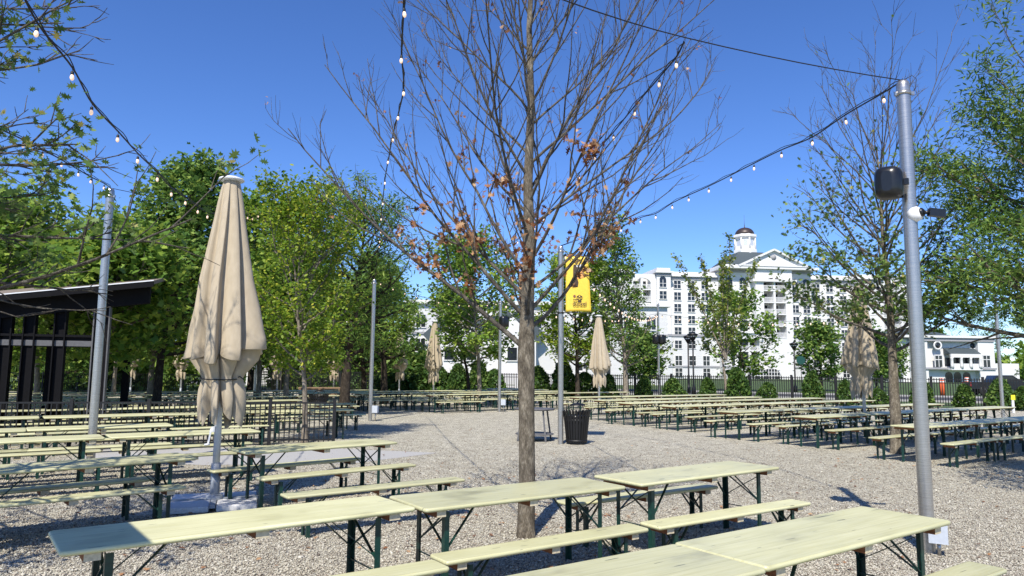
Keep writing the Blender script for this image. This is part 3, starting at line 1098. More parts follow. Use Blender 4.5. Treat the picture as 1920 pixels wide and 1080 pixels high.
def umbrella(label, x, y, rz, full=True, mesh=None, h=1.0):
    u = thing('patio_umbrella', label, 'umbrella', (x, y, 0), rz, 'closed tan patio umbrellas')
    u.scale = (h, h, h)
    link('canopy', mesh, u)
    MB().tube([(0, 0, 0.02), (0, 0, 0.56)], 0.062, 16).build('pole_sleeve', M['greymetal'], u)
    MB().tube([(0, 0, 0.561), (0, 0, 4.5)], 0.047, 16).build('pole', M['whitemetal'], u)
    MB().lathe([(0.0, 4.585), (0.09, 4.575), (0.17, 4.545), (0.178, 4.525), (0.165, 4.515), (0.10, 4.512), (0.095, 4.46), (0.0, 4.45)], 20, caps=False).build('cap', M['whitemetal'], u)
    if not full:
        return u
    st = MB()
    st.tube([(0.272 * math.cos(a), 0.268 * math.sin(a), 1.715 + 0.018 * math.sin(a)) for a in [2 * PI * k / 24 for k in range(25)]], 0.009, 6, False)
    st.tube([(0.20, -0.15, 1.72), (0.25, -0.18, 1.74), (0.30, -0.19, 1.70)], 0.008, 5)
    st.build('strap', M['rubber'], u)
    cr = MB()
    cr.box((-0.062, -0.02, 1.02), (0.05, 0.055, 0.07))
    cr.bar((-0.085, -0.03, 1.03), (-0.115, -0.05, 0.83), 0.024, 0.018)
    cr.tube([(-0.09, -0.05, 0.82), (-0.16, -0.05, 0.815)], 0.014, 8)
    cr.build('crank_handle', M['whiteplastic'], u)
    bf = MB()
    for a in (0, PI / 2):
        d = Vector((math.cos(a), math.sin(a), 0)) * 0.56
        bf.bar((-d.x, -d.y, 0.075), (d.x, d.y, 0.075), 0.07, 0.04)
    bf.lathe([(0.11, 0.06), (0.11, 0.13), (0.07, 0.15)], 12)
    bf.build('base_frame', M['greymetal'], u)
    for sx in (-1, 1):
        for sy in (-1, 1):
            sl = MB().slab(0.50, 0.50, 0.075, 0.08, 0.012, 0.006, c=(sx * 0.295, sy * 0.295))
            sl.build('ballast_slab', M['slab'], u)
    return u


CAN = [canopy_mesh(3), canopy_mesh(8)]
ub = P(401, 947)
umbrella('big closed tan umbrella nearest of all, strapped shut on pale stone slabs', ub.x, ub.y, 0.35, True, CAN[0])
UL = {'u2': 'closed tan umbrella right of the yellow banner, far side of the yard', 'u4': 'closed tan umbrella left of the bare tree trunk, far across the tables',
      'u3': 'closed tan umbrella half hidden behind the leafy oak by the steel pole', 'ua': 'small far closed umbrella seen just right of the near steel pole left',
      'ub': 'far closed umbrella just left of the big near umbrella', 'uc': 'far closed umbrella behind the lime green tree, left of its trunk',
      'ud': 'far closed umbrella right of the lime green tree trunk', 'ue': 'shaded far closed umbrella beside the far umbrella left of the bare tree'}
for i, (k_, (x, y)) in enumerate(UMB_AT.items()):
    umbrella(UL[k_], x, y, 0.7 * i + 0.4, False, CAN[i % 2], 0.98 if k_ != 'u3' else 1.02)


# ------------------------------------------------------------------ steel poles and what hangs on them
def pole(label, x, y, h, r=0.071, box=None, cap=True):
    o = thing('steel_pole', label, 'pole', (x, y, 0), 0, 'galvanized poles for string lights')
    MB().tube([(0, 0, -0.1), (0, 0, h - 0.09)], r, 24, False).build('shaft', M['galv'], o)
    if cap:
        MB().lathe([(r * 0.99, h - 0.10), (r * 0.97, h - 0.05), (r * 0.86, h - 0.015), (r * 0.5, h + 0.005), (0.0, h + 0.01)], 20, caps=False).build('cap', M['galv'], o)
        c = MB()
        c.lathe([(r * 1.02, h - 0.17), (r * 1.14, h - 0.17), (r * 1.14, h - 0.13), (r * 1.02, h - 0.13)], 20, caps=False)
        c.box((r * 1.25, -0.02, h - 0.15), (r * 0.6, 0.025, 0.04)); c.box((-r * 1.15, 0, h - 0.15), (r * 0.5, 0.03, 0.045))
        c.build('clamp', M['galv'], o)
    return o


pr = P(1741, 1036)
PR = pole('big steel pole in front, carrying a black speaker and a white camera', pr.x, pr.y, 5.15)
KEEPZ = []


def speaker(label, p, h, side, s=1.0, rz=0.0):
    """a deep black loudspeaker: a D-shaped shell with a set-back grille, on a bracket"""
    o = thing('loudspeaker', label, 'speaker', p, rz, 'black outdoor speakers')
    sh = MB()
    out = []
    for k in range(13):
        a = -PI / 2 + PI * k / 12
        out.append((-0.10 - 0.0 + 0.20 * -math.cos(a) * 0.9, 0.155 * math.sin(a)))
    prof = [(0.155, 0.0, 0.86), (0.165, 0.05, 0.96), (0.17, 0.12, 1.0), (0.165, 0.20, 0.97), (0.15, 0.255, 0.86), (0.10, 0.285, 0.6)]
    n = 20
    base = 0
    for zi, (hw, dep, sc) in enumerate(prof):
        for k in range(n):
            a = 2 * PI * k / n
            ca, sa = math.cos(a), math.sin(a)
            e = 0.55
            X = hw * math.copysign(abs(ca) ** e, ca) * sc
            Z = 0.19 * math.copysign(abs(sa) ** e, sa) * sc
            sh.v.append((X, -dep, Z))
    for i in range(len(prof) - 1):
        for k in range(n):
            a = i * n + k; b = i * n + (k + 1) % n
            sh.face((a, b, b + n, a + n), True)
    sh.face(list(range(n))[::-1]); sh.face([(len(prof) - 1) * n + k for k in range(n)])
    sh.build('shell', M['blackplastic'], o, recalc=True)
    gr = MB().box((0, 0.008, 0), (0.27, 0.015, 0.32)); gr.build('grille', M['black'], o)
    br = MB().bar((0.0, -0.10, 0.0), (0.22 * side, -0.10, 0), 0.05, 0.07); br.build('bracket', M['blackplastic'], o)
    o.scale = (s, s, s * 1.12)
    return o


q = D(1668, 343, pr.y - 0.02)
speaker('black speaker on the left side of the big steel pole', (q.x + 0.03, q.y + 0.03, q.z - 0.02), 0.4, 1, 0.86, R(-38))
# surveillance camera
q = D(1719, 401, pr.y - 0.06)
cm = thing('security_camera', 'white domed mount with a black camera on the big steel pole', 'camera', (q.x, q.y, q.z))
MB().lathe([(0.072, -0.06), (0.078, -0.02), (0.07, 0.02), (0.045, 0.045)], 18).build('mount', M['whiteplastic'], cm).rotation_euler = (R(80), 0, R(35))
MB().lathe([(0.045, 0.046), (0.042, 0.06), (0.02, 0.075)], 14).build('ring', M['blackplastic'], cm).rotation_euler = (R(80), 0, R(35))
hd = MB(); hd.tube([(0.03, -0.065, 0.0), (0.08, -0.08, 0.0)], 0.018, 8); hd.bar((0.07, -0.08, 0.002), (0.215, -0.09, -0.018), 0.06, 0.075)
hd.build('camera_head', M['blackplastic'], cm)
cm.scale = (1.12, 1.12, 1.12)
# electrical box at its foot
q = D(1752, 998, pr.y - 0.13)
eb = thing('junction_box', 'pale grey electrical box at the foot of the big steel pole', 'electrical box', (q.x + 0.04, q.y, 0), R(-32), 'pole foot boxes')
MB().box((0, 0, q.z + 0.0), (0.16, 0.12, 0.19)).build('housing', M['plasticgrey'], eb)
MB().box((0, -0.068, q.z), (0.175, 0.014, 0.205)).build('lid', M['plasticgrey'], eb)
MB().tube([(0.0, 0.01, 0.0), (0.0, 0.01, q.z - 0.09)], 0.018, 10).build('conduit', M['galv'], eb)

pl = D(189, 880, 12.9)
PL = pole('steel pole by the dark pavilion, left end of the lights', -7.42, 12.9, 5.12)
for k_, hh, lab in (('p693', 5.1, 'slim steel pole by the lime green tree, grey box at its foot'), ('p938', 4.95, 'steel pole just left of the bare tree trunk, with a speaker'),
                    ('banner', 5.1, 'steel pole carrying the yellow banner beside the trash can'), ('p1232', 6.3, 'far steel pole with two speakers in front of the hotel'),
                    ('p1880', 5.2, 'far steel pole by the parked car, under the dark foliage'), ('p695b', 4.6, 'far dark pole right behind the lime green tree trunk'),
                    ('pl2', 4.2, 'far thin pole behind the two shady trees in the middle')):
    x, y = POLE_AT[k_]
    pole(lab, x, y, hh)
for k_, lab, dx in (('p693', 'pale box at the foot of the slim pole by the lime tree', 0.19), ('p938', 'pale box at the foot of the pole left of the bare tree', 0.19)):
    x, y = POLE_AT[k_]
    b = thing('junction_box', lab, 'electrical box', (x + dx, y - 0.05, 0), -0.2, 'pole foot boxes')
    MB().box((0, 0, 0.42), (0.20, 0.14, 0.24)).build('housing', M['plasticgrey'], b)
    MB().box((0, -0.078, 0.42), (0.215, 0.014, 0.255)).build('lid', M['plasticgrey'], b)
    MB().tube([(0, 0.01, 0), (0, 0.01, 0.31)], 0.022, 8).build('conduit', M['galv'], b)
x, y = POLE_AT['p938']
speaker('small black speaker on the pole left of the bare tree', (x + 0.30, y - 0.05, 4.0), 0.4, -1, 1.25, R(-60))
x, y = POLE_AT['p1232']
for dx, nm in ((-0.36, 'left'), (0.36, 'right')):
    speaker(f'far black speaker on the {nm} side of the pole before the hotel', (x + dx, y - 0.05, 3.9), 0.4, -1 if dx > 0 else 1, 1.5, R(70 if dx < 0 else -70))

# ---- yellow banner on its pole
bx, by = POLE_AT['banner']
bn = thing('banner', 'yellow vertical banner with a dark figure and beer lettering', 'banner', (bx + 0.13, by - 0.02, 0), R(-4))
zb, zt, wb = 3.36, 4.80, 0.62
mb = MB(); nx, nz = 8, 20
for i in range(nz + 1):
    for k in range(nx + 1):
        u, v_ = k / nx, i / nz
        mb.v.append((u * wb * (1.06 - 0.13 * v_), 0.035 * math.sin(u * 2.6 + v_ * 4.0) * u, zb + (zt - zb) * v_ + 0.02 * math.sin(u * 3)))
for i in range(nz):
    for k in range(nx):
        a = i * (nx + 1) + k
        mb.face((a, a + 1, a + nx + 2, a + nx + 1), True)
cl = mb.build('cloth', M['yellow'], bn)
cl.modifiers.new('thick', 'SOLIDIFY').thickness = 0.004
for z in (zb - 0.015, zt + 0.03):
    MB().bar((-0.06, 0.0, z), (wb * 1.02, 0.0, z), 0.022, 0.022).build('arm', M['black'], bn)
MB().lathe([(0.085, zb - 0.04), (0.092, zb - 0.04), (0.092, zb + 0.0), (0.085, zb + 0.0)], 16, (-0.13, 0.02, 0), caps=False).build('clamp', M['black'], bn)


def flat(name, polys, mat, parent, yoff):
    m_ = MB()
    for p_ in polys:
        n_ = len(m_.v)
        for (x_, z_) in p_:
            u, v_ = x_ / wb, (z_ - zb) / (zt - zb)
            m_.v.append((x_, 0.035 * math.sin(u * 2.6 + v_ * 4.0) * u - yoff, z_))
        m_.face(range(n_, n_ + len(p_)))
    return m_.build(name, mat, parent)


def disc(cx, cz, rx, rz_, n=14, a0=0.0):
    return [(cx + rx * math.cos(a0 + 2 * PI * k / n), cz + rz_ * math.sin(a0 + 2 * PI * k / n)) for k in range(n)]


# printed picture: a dark tall glass with a pale head beside an amber field, and the emblem above the name
flat('printed_figure', [[(0.20, 4.02), (0.31, 4.02), (0.33, 4.14), (0.285, 4.26), (0.285, 4.50), (0.27, 4.60), (0.20, 4.60), (0.19, 4.48), (0.19, 4.2)]], M['ink'], bn, 0.010)
flat('printed_field', [[(0.295, 4.22), (0.46, 4.26), (0.46, 4.50), (0.295, 4.49)]], M['inkorange'], bn, 0.009)
flat('printed_foam', [disc(0.36, 4.56, 0.085, 0.045)], M['whiteplastic'], bn, 0.012)
flat('printed_emblem', [disc(0.355, 3.735, 0.085, 0.075, 6, PI / 2), [(0.30, 3.66), (0.41, 3.66), (0.40, 3.62), (0.31, 3.62)]], M['ink'], bn, 0.010)
flat('printed_rays', [disc(0.355, 3.77, 0.020, 0.026, 4), disc(0.315, 3.725, 0.018, 0.022, 4), disc(0.395, 3.725, 0.018, 0.022, 4), disc(0.355, 3.70, 0.02, 0.02, 4)], M['yellow'], bn, 0.013)
flat('printed_flower', [disc(0.225, 3.775, 0.035, 0.035, 10)], M['inkbrown'], bn, 0.010)


def text(name, s, size, loc, mat, parent):
    cu = bpy.data.curves.new(name, 'FONT'); cu.body = s; cu.size = size; cu.align_x = 'LEFT'; cu.offset = 0.003
    o = bpy.data.objects.new(name, cu); COL.objects.link(o)
    me = bpy.data.meshes.new_from_object(o.evaluated_get(bpy.context.evaluated_depsgraph_get()))
    bpy.data.objects.remove(o)
    me.materials.clear(); me.materials.append(mat)
    t = link(name, me, parent, loc); t.rotation_euler = (PI / 2, 0, R(2))
    return t


text('lettering', 'dunkel', 0.135, (0.175, -0.036, 3.535), M['ink'], bn)
text('small_lettering', 'THE', 0.055, (0.185, -0.036, 3.66), M['ink'], bn)


# ------------------------------------------------------------------ string lights
BULBS = 0


def string_light(label, knots, bulbs, name='string_light', r=0.009, wires=2, drop=0.10, bs=0.53):
    """knots: points along the cord; bulbs: number hung evenly along it, or a list of points the sockets hang at"""
    o = thing(name, label, 'string lights', knots[0], 0, 'festoon strings of warm bulbs')
    K = [Vector(k) - Vector(knots[0]) for k in knots]
    # smooth the cord
    fine = []
    for i in range(len(K) - 1):
        p0 = K[max(i - 1, 0)]; p1 = K[i]; p2 = K[i + 1]; p3 = K[min(i + 2, len(K) - 1)]
        for j in range(6):
            t = j / 6
            fine.append(0.5 * ((2 * p1) + (p2 - p0) * t + (2 * p0 - 5 * p1 + 4 * p2 - p3) * t * t + (3 * p1 - p0 - 3 * p2 + p3) * t ** 3))
    fine.append(K[-1])
    cd = MB()
    cd.tube(fine, r, 6, False)
    if wires > 1:                                  # the support wire wound along it
        cd.tube([p + Vector((0.012 * math.sin(i * 1.3), 0, 0.016 + 0.018 * math.sin(i * 0.45) ** 2)) for i, p in enumerate(fine)], r * 0.6, 5, False)
    cd.build('cord', M['rubber'], o)
    ln = [0]
    for i in range(1, len(fine)):
        ln.append(ln[-1] + (fine[i] - fine[i - 1]).length)
    if isinstance(bulbs, int):
        bp = []
        for k in range(bulbs):
            s = ln[-1] * (k + 0.5) / bulbs
            i = next(i for i in range(1, len(ln)) if ln[i] >= s)
            bp.append(fine[i - 1].lerp(fine[i], (s - ln[i - 1]) / max(1e-6, ln[i] - ln[i - 1])))
    else:
        bp = [Vector(b) - Vector(knots[0]) for b in bulbs]
    for p in bp:
        sk = MB().tube([(0, 0, 0.006), (0, 0, -drop * 0.55)], 0.004, 5, False)
        sk.lathe([(0.0, -drop * 0.5), (0.012, -drop * 0.52), (0.021, -drop * 0.62), (0.022, -drop), (0.02, -drop - 0.004)], 10, caps=True)
        so_ = link('socket', sk.mesh('socket', M['rubber']) if 'sk' not in STR else STR['sk'], o, p)
        STR.setdefault('sk', so_.data)
        if 'bl' not in STR:
            STR['bl'] = MB().lathe([(0.016, -drop - 0.003), (0.024, -drop - 0.025), (0.028, -drop - 0.048), (0.022, -drop - 0.072), (0.008, -drop - 0.086), (0.0, -drop - 0.088)], 10, caps=False).mesh('bulb', M['bulb'])
        b_ = link('bulb', STR['bl'], so_)
        so_.rotation_euler = (random.gauss(0, 0.06), random.gauss(0, 0.06), 0)
        so_.scale = (bs, bs, bs)
    return o


STR = {}
TOPR = Vector((pr.x, pr.y, 5.16)); TOPL = Vector((-7.42, 12.9, 5.13))
TOPB = Vector((POLE_AT['banner'][0], POLE_AT['banner'][1], 5.1))
TOP6 = Vector((POLE_AT['p693'][0], POLE_AT['p693'][1], 5.1))


def sag(px, py, y):
    return D(px, py - 14 * 9 / max(y, 6), y)


# right pole down to the banner pole
kc = [(1656, 174, 8.0), (1584, 216, 8.9), (1523, 257, 9.8), (1465, 281, 10.7), (1414, 306, 11.5), (1371, 328, 12.2), (1329, 349, 12.9), (1291, 366, 13.6), (1260, 381, 14.3), (1230, 400, 15.0), (1201, 408, 15.7), (1165, 425, 16.4), (1125, 436, 17.1)]
pts = [D(*k) for k in kc]
string_light('light string running from the big steel pole down to the banner pole', [TOPR] + pts + [TOPB], pts, bs=0.67)
# from the overhead wire, across behind the bare tree
kd = [(1267, 108, 7.1), (1237, 144, 7.6), (1189, 200, 8.6), (1150, 248, 9.7), (1116, 287, 10.9), (1086, 325, 12.2), (1063, 354, 13.5), (1020, 405, 16.2), (1003, 423, 17.5), (971, 449, 19.5), (944, 463, 21.0), (930, 468, 22.5)]
pts = [D(*k) for k in kd]
ho = D(1282, 80, 6.9)
string_light('light string hung from the overhead wire, passing behind the bare tree', [ho] + pts + [Vector((POLE_AT['p938'][0], POLE_AT['p938'][1], 4.93))], pts, bs=0.64)
# near the top of the photo, running away left of the bare tree
ke = [(757, 8, 6.0), (753, 98, 7.0), (757, 162, 8.0), (748, 209, 9.0), (737, 252, 10.2), (729, 295, 11.6), (722, 335, 13.2), (718, 375, 15.2), (715, 405, 17.4), (714, 430, 19.6), (712, 448, 21.6), (711, 458, 23.0)]
pts = [D(*k) for k in ke]
string_light('light string left of the bare tree, one bulb above another', [D(758, -160, 4.9)] + pts + [TOP6], pts, bs=0.64)
# upper left, over the table rows
ka = [(67, 52, 5.6), (132, 135, 6.3), (169, 202, 7.0), (218, 255, 7.8), (255, 296, 8.6), (292, 332, 9.5), (318, 361, 10.4), (344, 378, 11.3), (368, 396, 12.3), (386, 406, 13.3)]
pts = [D(k[0] + 4, k[1] - 8, k[2]) for k in ka]
string_light('light string across the upper left sky towards the near umbrella', [D(20, -60, 5.0)] + pts + [D(430, 405, 15.5), D(462, 402, 17.5)] + [D(490, 400, 19.5), D(600, 430, 23)] + [TOP6], pts + [D(465, 402, 17.6), D(473, 404, 18.2), D(484, 400, 19.2)], bs=0.67)
kb_ = [(44, 262, 8.6), (80, 280, 9.3), (116, 300, 10.0), (147, 318, 10.8), (171, 332, 11.5), (196, 344, 12.2)]
pts = [D(*k) for k in kb_]
string_light('light string ending on the steel pole by the pavilion', [D(-60, 215, 7.4)] + pts + [TOPL], pts, bs=0.58)
# far strings before the hotel
T12 = Vector((POLE_AT['p1232'][0], POLE_AT['p1232'][1], 5.6)); T18 = Vector((POLE_AT['p1880'][0], POLE_AT['p1880'][1], 5.1))


def hang(a, b, s, n=8):
    return [a.lerp(b, k / n) - Vector((0, 0, s * 4 * (k / n) * (1 - k / n))) for k in range(n + 1)]


string_light('far light string between the two far steel poles before the hotel', hang(T12, T18, 0.75), 26, wires=1, bs=1.36)
string_light('far light string from the banner pole to the far hotel side pole', hang(TOPB, T12, 0.9), 26, wires=1, bs=1.20)
string_light('far light string from the middle pole to the far hotel side pole', hang(Vector((POLE_AT['p938'][0], POLE_AT['p938'][1], 4.9)), T12, 0.5), 20, wires=1, bs=1.20)
string_light('thin far light string from the slim pole to the middle pole', hang(TOP6, Vector((POLE_AT['p938'][0], POLE_AT['p938'][1], 4.9)), 0.4), 12, wires=1, bs=0.64)
# overhead guy wire
gw = MB().tube(hang(TOPR - TOPR, D(1283, 70, 6.9) - TOPR, 0.03, 6) + hang(D(1283, 70, 6.9) - TOPR, D(1040, -6, 5.6) - TOPR, 0.02, 4)[1:] + [D(900, -60, 5.0) - TOPR], 0.006, 6)
gw.tube([(0.0, 0, 0.0), (0.10, -0.02, 0.05), (0.145, -0.02, 0.01), (0.13, -0.02, -0.10), (0.10, -0.02, -0.15)], 0.004, 5)
gwo = gw.build('guy_wire', M['rubber'], None, TOPR)
tag(gwo, 'thin dark overhead wire running left from the big steel pole top', 'wire')
gw2 = MB().tube([TOPL - TOPL, D(300, 372, 14.2) - TOPL, D(400, 388, 16.5) - TOPL, TOP6 - TOPL], 0.006, 6)
tag(gw2.build('guy_wire', M['rubber'], None, TOPL), 'thin dark wire from the pavilion side pole towards the slim pole', 'wire')

# ------------------------------------------------------------------ bins and the round stand
def trash_can(label, x, y, lid=True):
    o = thing('trash_can', label, 'trash can', (x, y, 0), 0.3, 'black outdoor trash cans')
    b = MB(); n = 26
    for k in range(n):
        a0 = 2 * PI * k / n; hw = 2 * PI / n * 0.36
        prof = [(0.265, 0.03), (0.29, 0.30), (0.325, 0.62), (0.345, 0.74), (0.385, 0.84)]
        base = len(b.v)
        for r_, z in prof:
            for rr, s in ((r_, -1), (r_, 1), (r_ - 0.01, 1), (r_ - 0.01, -1)):
                a = a0 + s * hw
                b.v.append((rr * math.cos(a), rr * math.sin(a), z))
        for i in range(len(prof) - 1):
            for q_ in range(4):
                a = base + i * 4 + q_; c_ = base + i * 4 + (q_ + 1) % 4
                b.face((a, c_, c_ + 4, a + 4))
        b.face([base + 3, base + 2, base + 1, base]); b.face([base + 16, base + 17, base + 18, base + 19])
    b.build('slatted_body', M['black'], o)
    b = MB()
    for r_, z in ((0.27, 0.06), (0.315, 0.58)):
        b.lathe([(r_ - 0.02, z), (r_ + 0.004, z), (r_ + 0.006, z + 0.05), (r_ - 0.02, z + 0.05)], 28, caps=False)
    b.build('band', M['black'], o)
    MB().lathe([(0.24, 0.05), (0.26, 0.40), (0.285, 0.66), (0.30, 0.72)], 24).build('liner', M['blackplastic'], o)
    if lid:
        MB().lathe([(0.20, 0.965), (0.19, 0.985), (0.12, 1.02), (0.0, 1.035)], 20, (0.04, 0.03, 0), caps=False).build('rain_lid', M['black'], o)
        st = MB()
        for a in (0.4, 2.5, 4.6):
            st.tube([(0.29 * math.cos(a), 0.29 * math.sin(a), 0.72), (0.27 * math.cos(a), 0.27 * math.sin(a), 0.88), (0.04 + 0.17 * math.cos(a), 0.03 + 0.17 * math.sin(a), 0.968)], 0.009, 6)
        st.build('lid_stay', M['black'], o)
    return o


tb = P(1081, 832)
trash_can('black slatted trash can with rain lid beside the banner pole', tb.x, tb.y)
trash_can('far black trash can in the shade beside the dark tree trunk', -7.35, 27.6)
sp_ = P(1003, 828)
st = thing('round_stand', 'grey round two tier stand on four legs beside the banner pole', 'stand', (sp_.x, sp_.y + 0.35, 0))
MB().lathe([(0.0, 0.80), (0.52, 0.80), (0.54, 0.83), (0.52, 0.845), (0.0, 0.845)], 32, caps=False).build('top', M['flange'], st)
MB().lathe([(0.0, 0.16), (0.50, 0.16), (0.52, 0.175), (0.50, 0.19), (0.0, 0.19)], 32, caps=False).build('shelf', M['flange'], st)
for k in range(4):
    a = 0.55 + k * PI / 2
    MB().bar((0.40 * math.cos(a), 0.40 * math.sin(a), 0.80), (0.53 * math.cos(a), 0.53 * math.sin(a), 0.0), 0.045, 0.045).build('leg', M['flange'], st)

# ------------------------------------------------------------------ railing, fences
def rail_run(label, pts, h, gap, postgap, name='metal_railing', cat='railing', lowrail=0.12, bar=0.016, post=0.06, over=0.0, group=None):
    o = thing(name, label, cat, pts[0], 0, group)
    b0 = Vector(pts[0])
    rails, bars = MB(), MB()
    pn = 0
    for a, b in zip(pts[:-1], pts[1:]):
        a = Vector(a) - b0; b = Vector(b) - b0
        L = (b - a).length; d = (b - a) / L
        for z in (h - 0.03, lowrail) + ((h - 0.22,) if over else ()):
            rails.bar((a.x, a.y, z), (b.x, b.y, z), 0.035, 0.04)
        m_ = int(L / gap)
        for k in range(1, m_):
            p = a + d * (L * k / m_)
            bars.bar((p.x, p.y, lowrail - 0.06), (p.x, p.y, h - 0.052 + over + (0.02 if over else 0)), bar, bar, up=(d.x, d.y, 0))
        np_ = max(1, round(L / postgap))
        for k in range(np_ + 1):
            p = a + d * (L * k / np_)
            if k == np_ and b is not None and (b + b0 - Vector(pts[-1])).length > 0.01:
                continue
            ps = MB().span(-post / 2, post / 2, -post / 2, post / 2, -0.05, h + over + 0.06)
            ps.build('post', M['black'], o, (p.x, p.y, 0)).rotation_euler = (0, 0, math.atan2(d.y, d.x))
    rails.build('rail', M['black'], o)
    bars.build('pickets', M['black'], o)
    return o


rail_run('black metal railing with thin bars behind the left table rows', [(-4.35, 17.85, 0), (-5.85, 17.6, 0), (-8.6, 17.2, 0), (-13.5, 16.2, 0)], 1.04, 0.115, 1.75, bar=0.024, post=0.075)
a_ = FM + (FB - FM) * 0.0
rail_run('long black picket fence with evergreens at the far side of the yard', [(FM.x, FM.y, 0), (FB.x, FB.y, 0)], 1.56, 0.125, 2.4, 'picket_fence', 'fence', 0.15, 0.042, 0.13, 0.08)
rail_run('black picket fence across the back, left of the bare tree', [(-20.0, 55.8, 0), (FM.x - 0.1, FM.y + 0.03, 0)], 1.56, 0.125, 2.4, 'picket_fence', 'fence', 0.15, 0.042, 0.13, 0.08)
rail_run('lower black fence in the shade far behind the pavilion', [(-45.0, 50.5, 0), (-20.3, 50.0, 0)], 1.35, 0.13, 2.4, 'picket_fence', 'fence', 0.15, 0.022, 0.08, 0.0)

# unseen panel added left of the viewer to shade the near table's left end
e1, e2 = P(245, 985, TH), P(292, 1026, TH)
zs_ = 3.3
sh_ = Vector((-math.sin(SUN_AZ), -math.cos(SUN_AZ), 0)) * (zs_ - TH) / math.tan(SUN_EL)
e1 = e1 + sh_; e2 = e2 + sh_
ed_ = (e1 - e2).normalized()
c0 = e2 - ed_ * 0.03; c1 = e1 + ed_ * 0.9
lf_ = Vector((-ed_.y, ed_.x, 0))
if lf_.x > 0:
    lf_ = -lf_
shade_panel = thing('added_shade_panel', 'added unseen tan panel on two posts, shading the left end of the near table', 'shade panel', (c0.x, c0.y, 0))
am = MB(); q4 = [c0, c1, c1 + lf_ * 1.5, c0 + lf_ * 1.5]
for dz in (zs_ - 0.02, zs_ + 0.02):
    am.v += [(p.x - c0.x, p.y - c0.y, dz) for p in q4]
for q_ in ((0, 1, 2, 3), (7, 6, 5, 4), (0, 4, 5, 1), (1, 5, 6, 2), (2, 6, 7, 3), (3, 7, 4, 0)):
    am.face(q_)
am.build('cover', M['fabric'], shade_panel, recalc=True)
for p in (q4[2], q4[3]):
    MB().tube([(p.x - c0.x, p.y - c0.y, 0), (p.x - c0.x, p.y - c0.y, zs_ - 0.02)], 0.035, 10).build('post', M['whitemetal'], shade_panel)

# ------------------------------------------------------------------ dark open pavilion on the left
PVA = R(20)
pv = thing('pavilion', 'dark open steel pavilion with sloping brown roof at the left edge', 'pavilion', (-10.6, 18.6, 0), PVA)
pc_, ps_ = math.cos(PVA), math.sin(PVA)


def pvx(px, Y=0.0):
    """local x of the point seen at pixel column px on the pavilion's plane Y"""
    k = (px - 960) / F
    return (k * (18.6 + Y * pc_) + 10.6 + Y * ps_) / (pc_ - k * ps_)


def pvz(px, py, Y=0.0):
    return D(px, py, 18.6 + pvx(px, Y) * ps_ + Y * pc_).z


xR, xL = pvx(276, -0.5), pvx(-40, -0.5)
zR, zL = pvz(276, 527, -0.5), pvz(-40, 556, -0.5)


def rz_(x):
    return zL + (zR - zL) * (x - xL) / (xR - xL)


for i, px in enumerate((192, 115, 58, 14, -40)):
    x = pvx(px)
    c = MB()
    wd_ = 0.32 if i == 0 else 0.21
    c.span(x - wd_ / 2, x + wd_ / 2, -0.02, 0.02, 0, rz_(x) - 0.35)
    c.span(x - wd_ / 2 - 0.03, x - wd_ / 2, -0.13, 0.13, 0, rz_(x) - 0.36, 1 if i == 0 else 0)
    c.span(x + wd_ / 2, x + wd_ / 2 + 0.03, -0.13, 0.13, 0, rz_(x) - 0.36, 1 if i == 0 else 0)
    c.span(x - wd_ / 2 - 0.08, x + wd_ / 2 + 0.08, -0.2, 0.2, -0.02, 0.03)
    c.build('column', [M['navy'], M['flange']], pv)
    if i in (0, 3):
        MB().span(x - 0.10, x + 0.10, 4.3, 4.5, 0, rz_(x) + 0.13).build('column', M['navy'], pv)


def slope_box(name, x0, x1, y0, y1, lo, hi, mat, rise=0.0):
    b = MB()
    for x in (x0, x1):
        for y in (y0, y1):
            for z in (lo, hi):
                b.v.append((x, y, rz_(x) + z + rise * (y - y0)))
    for q_ in ((0, 1, 3, 2), (4, 6, 7, 5), (0, 4, 5, 1), (2, 3, 7, 6), (1, 5, 7, 3), (0, 2, 6, 4)):
        b.face(q_)
    return b.build(name, mat, pv, recalc=True)


slope_box('roof', xL - 3, xR + 0.08, -0.5, 4.9, -0.10, 0.0, M['roofbrown'], 0.15)
slope_box('eave_flashing', xL - 3, xR + 0.1, -0.56, -0.502, -0.16, -0.015, M['navy'])
slope_box('drip_edge', xL - 3, xR + 0.1, -0.575, -0.505, -0.013, 0.012, M['whitemetal'])
slope_box('roof_beam', xL - 3, xR - 0.02, -0.14, 0.10, -0.54, -0.12, M['navy'])
slope_box('rear_beam', xL - 3, xR - 0.02, 4.3, 4.5, 0.12, 0.56, M['navy'])
zc0 = pvz(90, 650); zc1 = pvz(90, 627); xc = pvx(176)
MB().span(xL - 3, xc, -0.05, 0.10, zc0, zc1 - 0.06).build('cross_beam', M['navy'], pv)
MB().span(xL - 3, xc, -0.11, 0.10, zc1 - 0.059, zc1).build('beam_flange', M['navy'], pv)
MB().span(xL - 3, xc, -0.062, -0.051, zc0 + 0.02, zc0 + 0.16).build('beam_face', M['flange'], pv)
for k in range(5):
    x = xR - 0.4 - k * 1.7
    MB().bar((x, 0.1, rz_(x) - 0.16), (x, 4.3, rz_(x) - 0.16 + 4.2 * 0.15), 0.10, 0.18).build('rafter', M['navy'], pv)


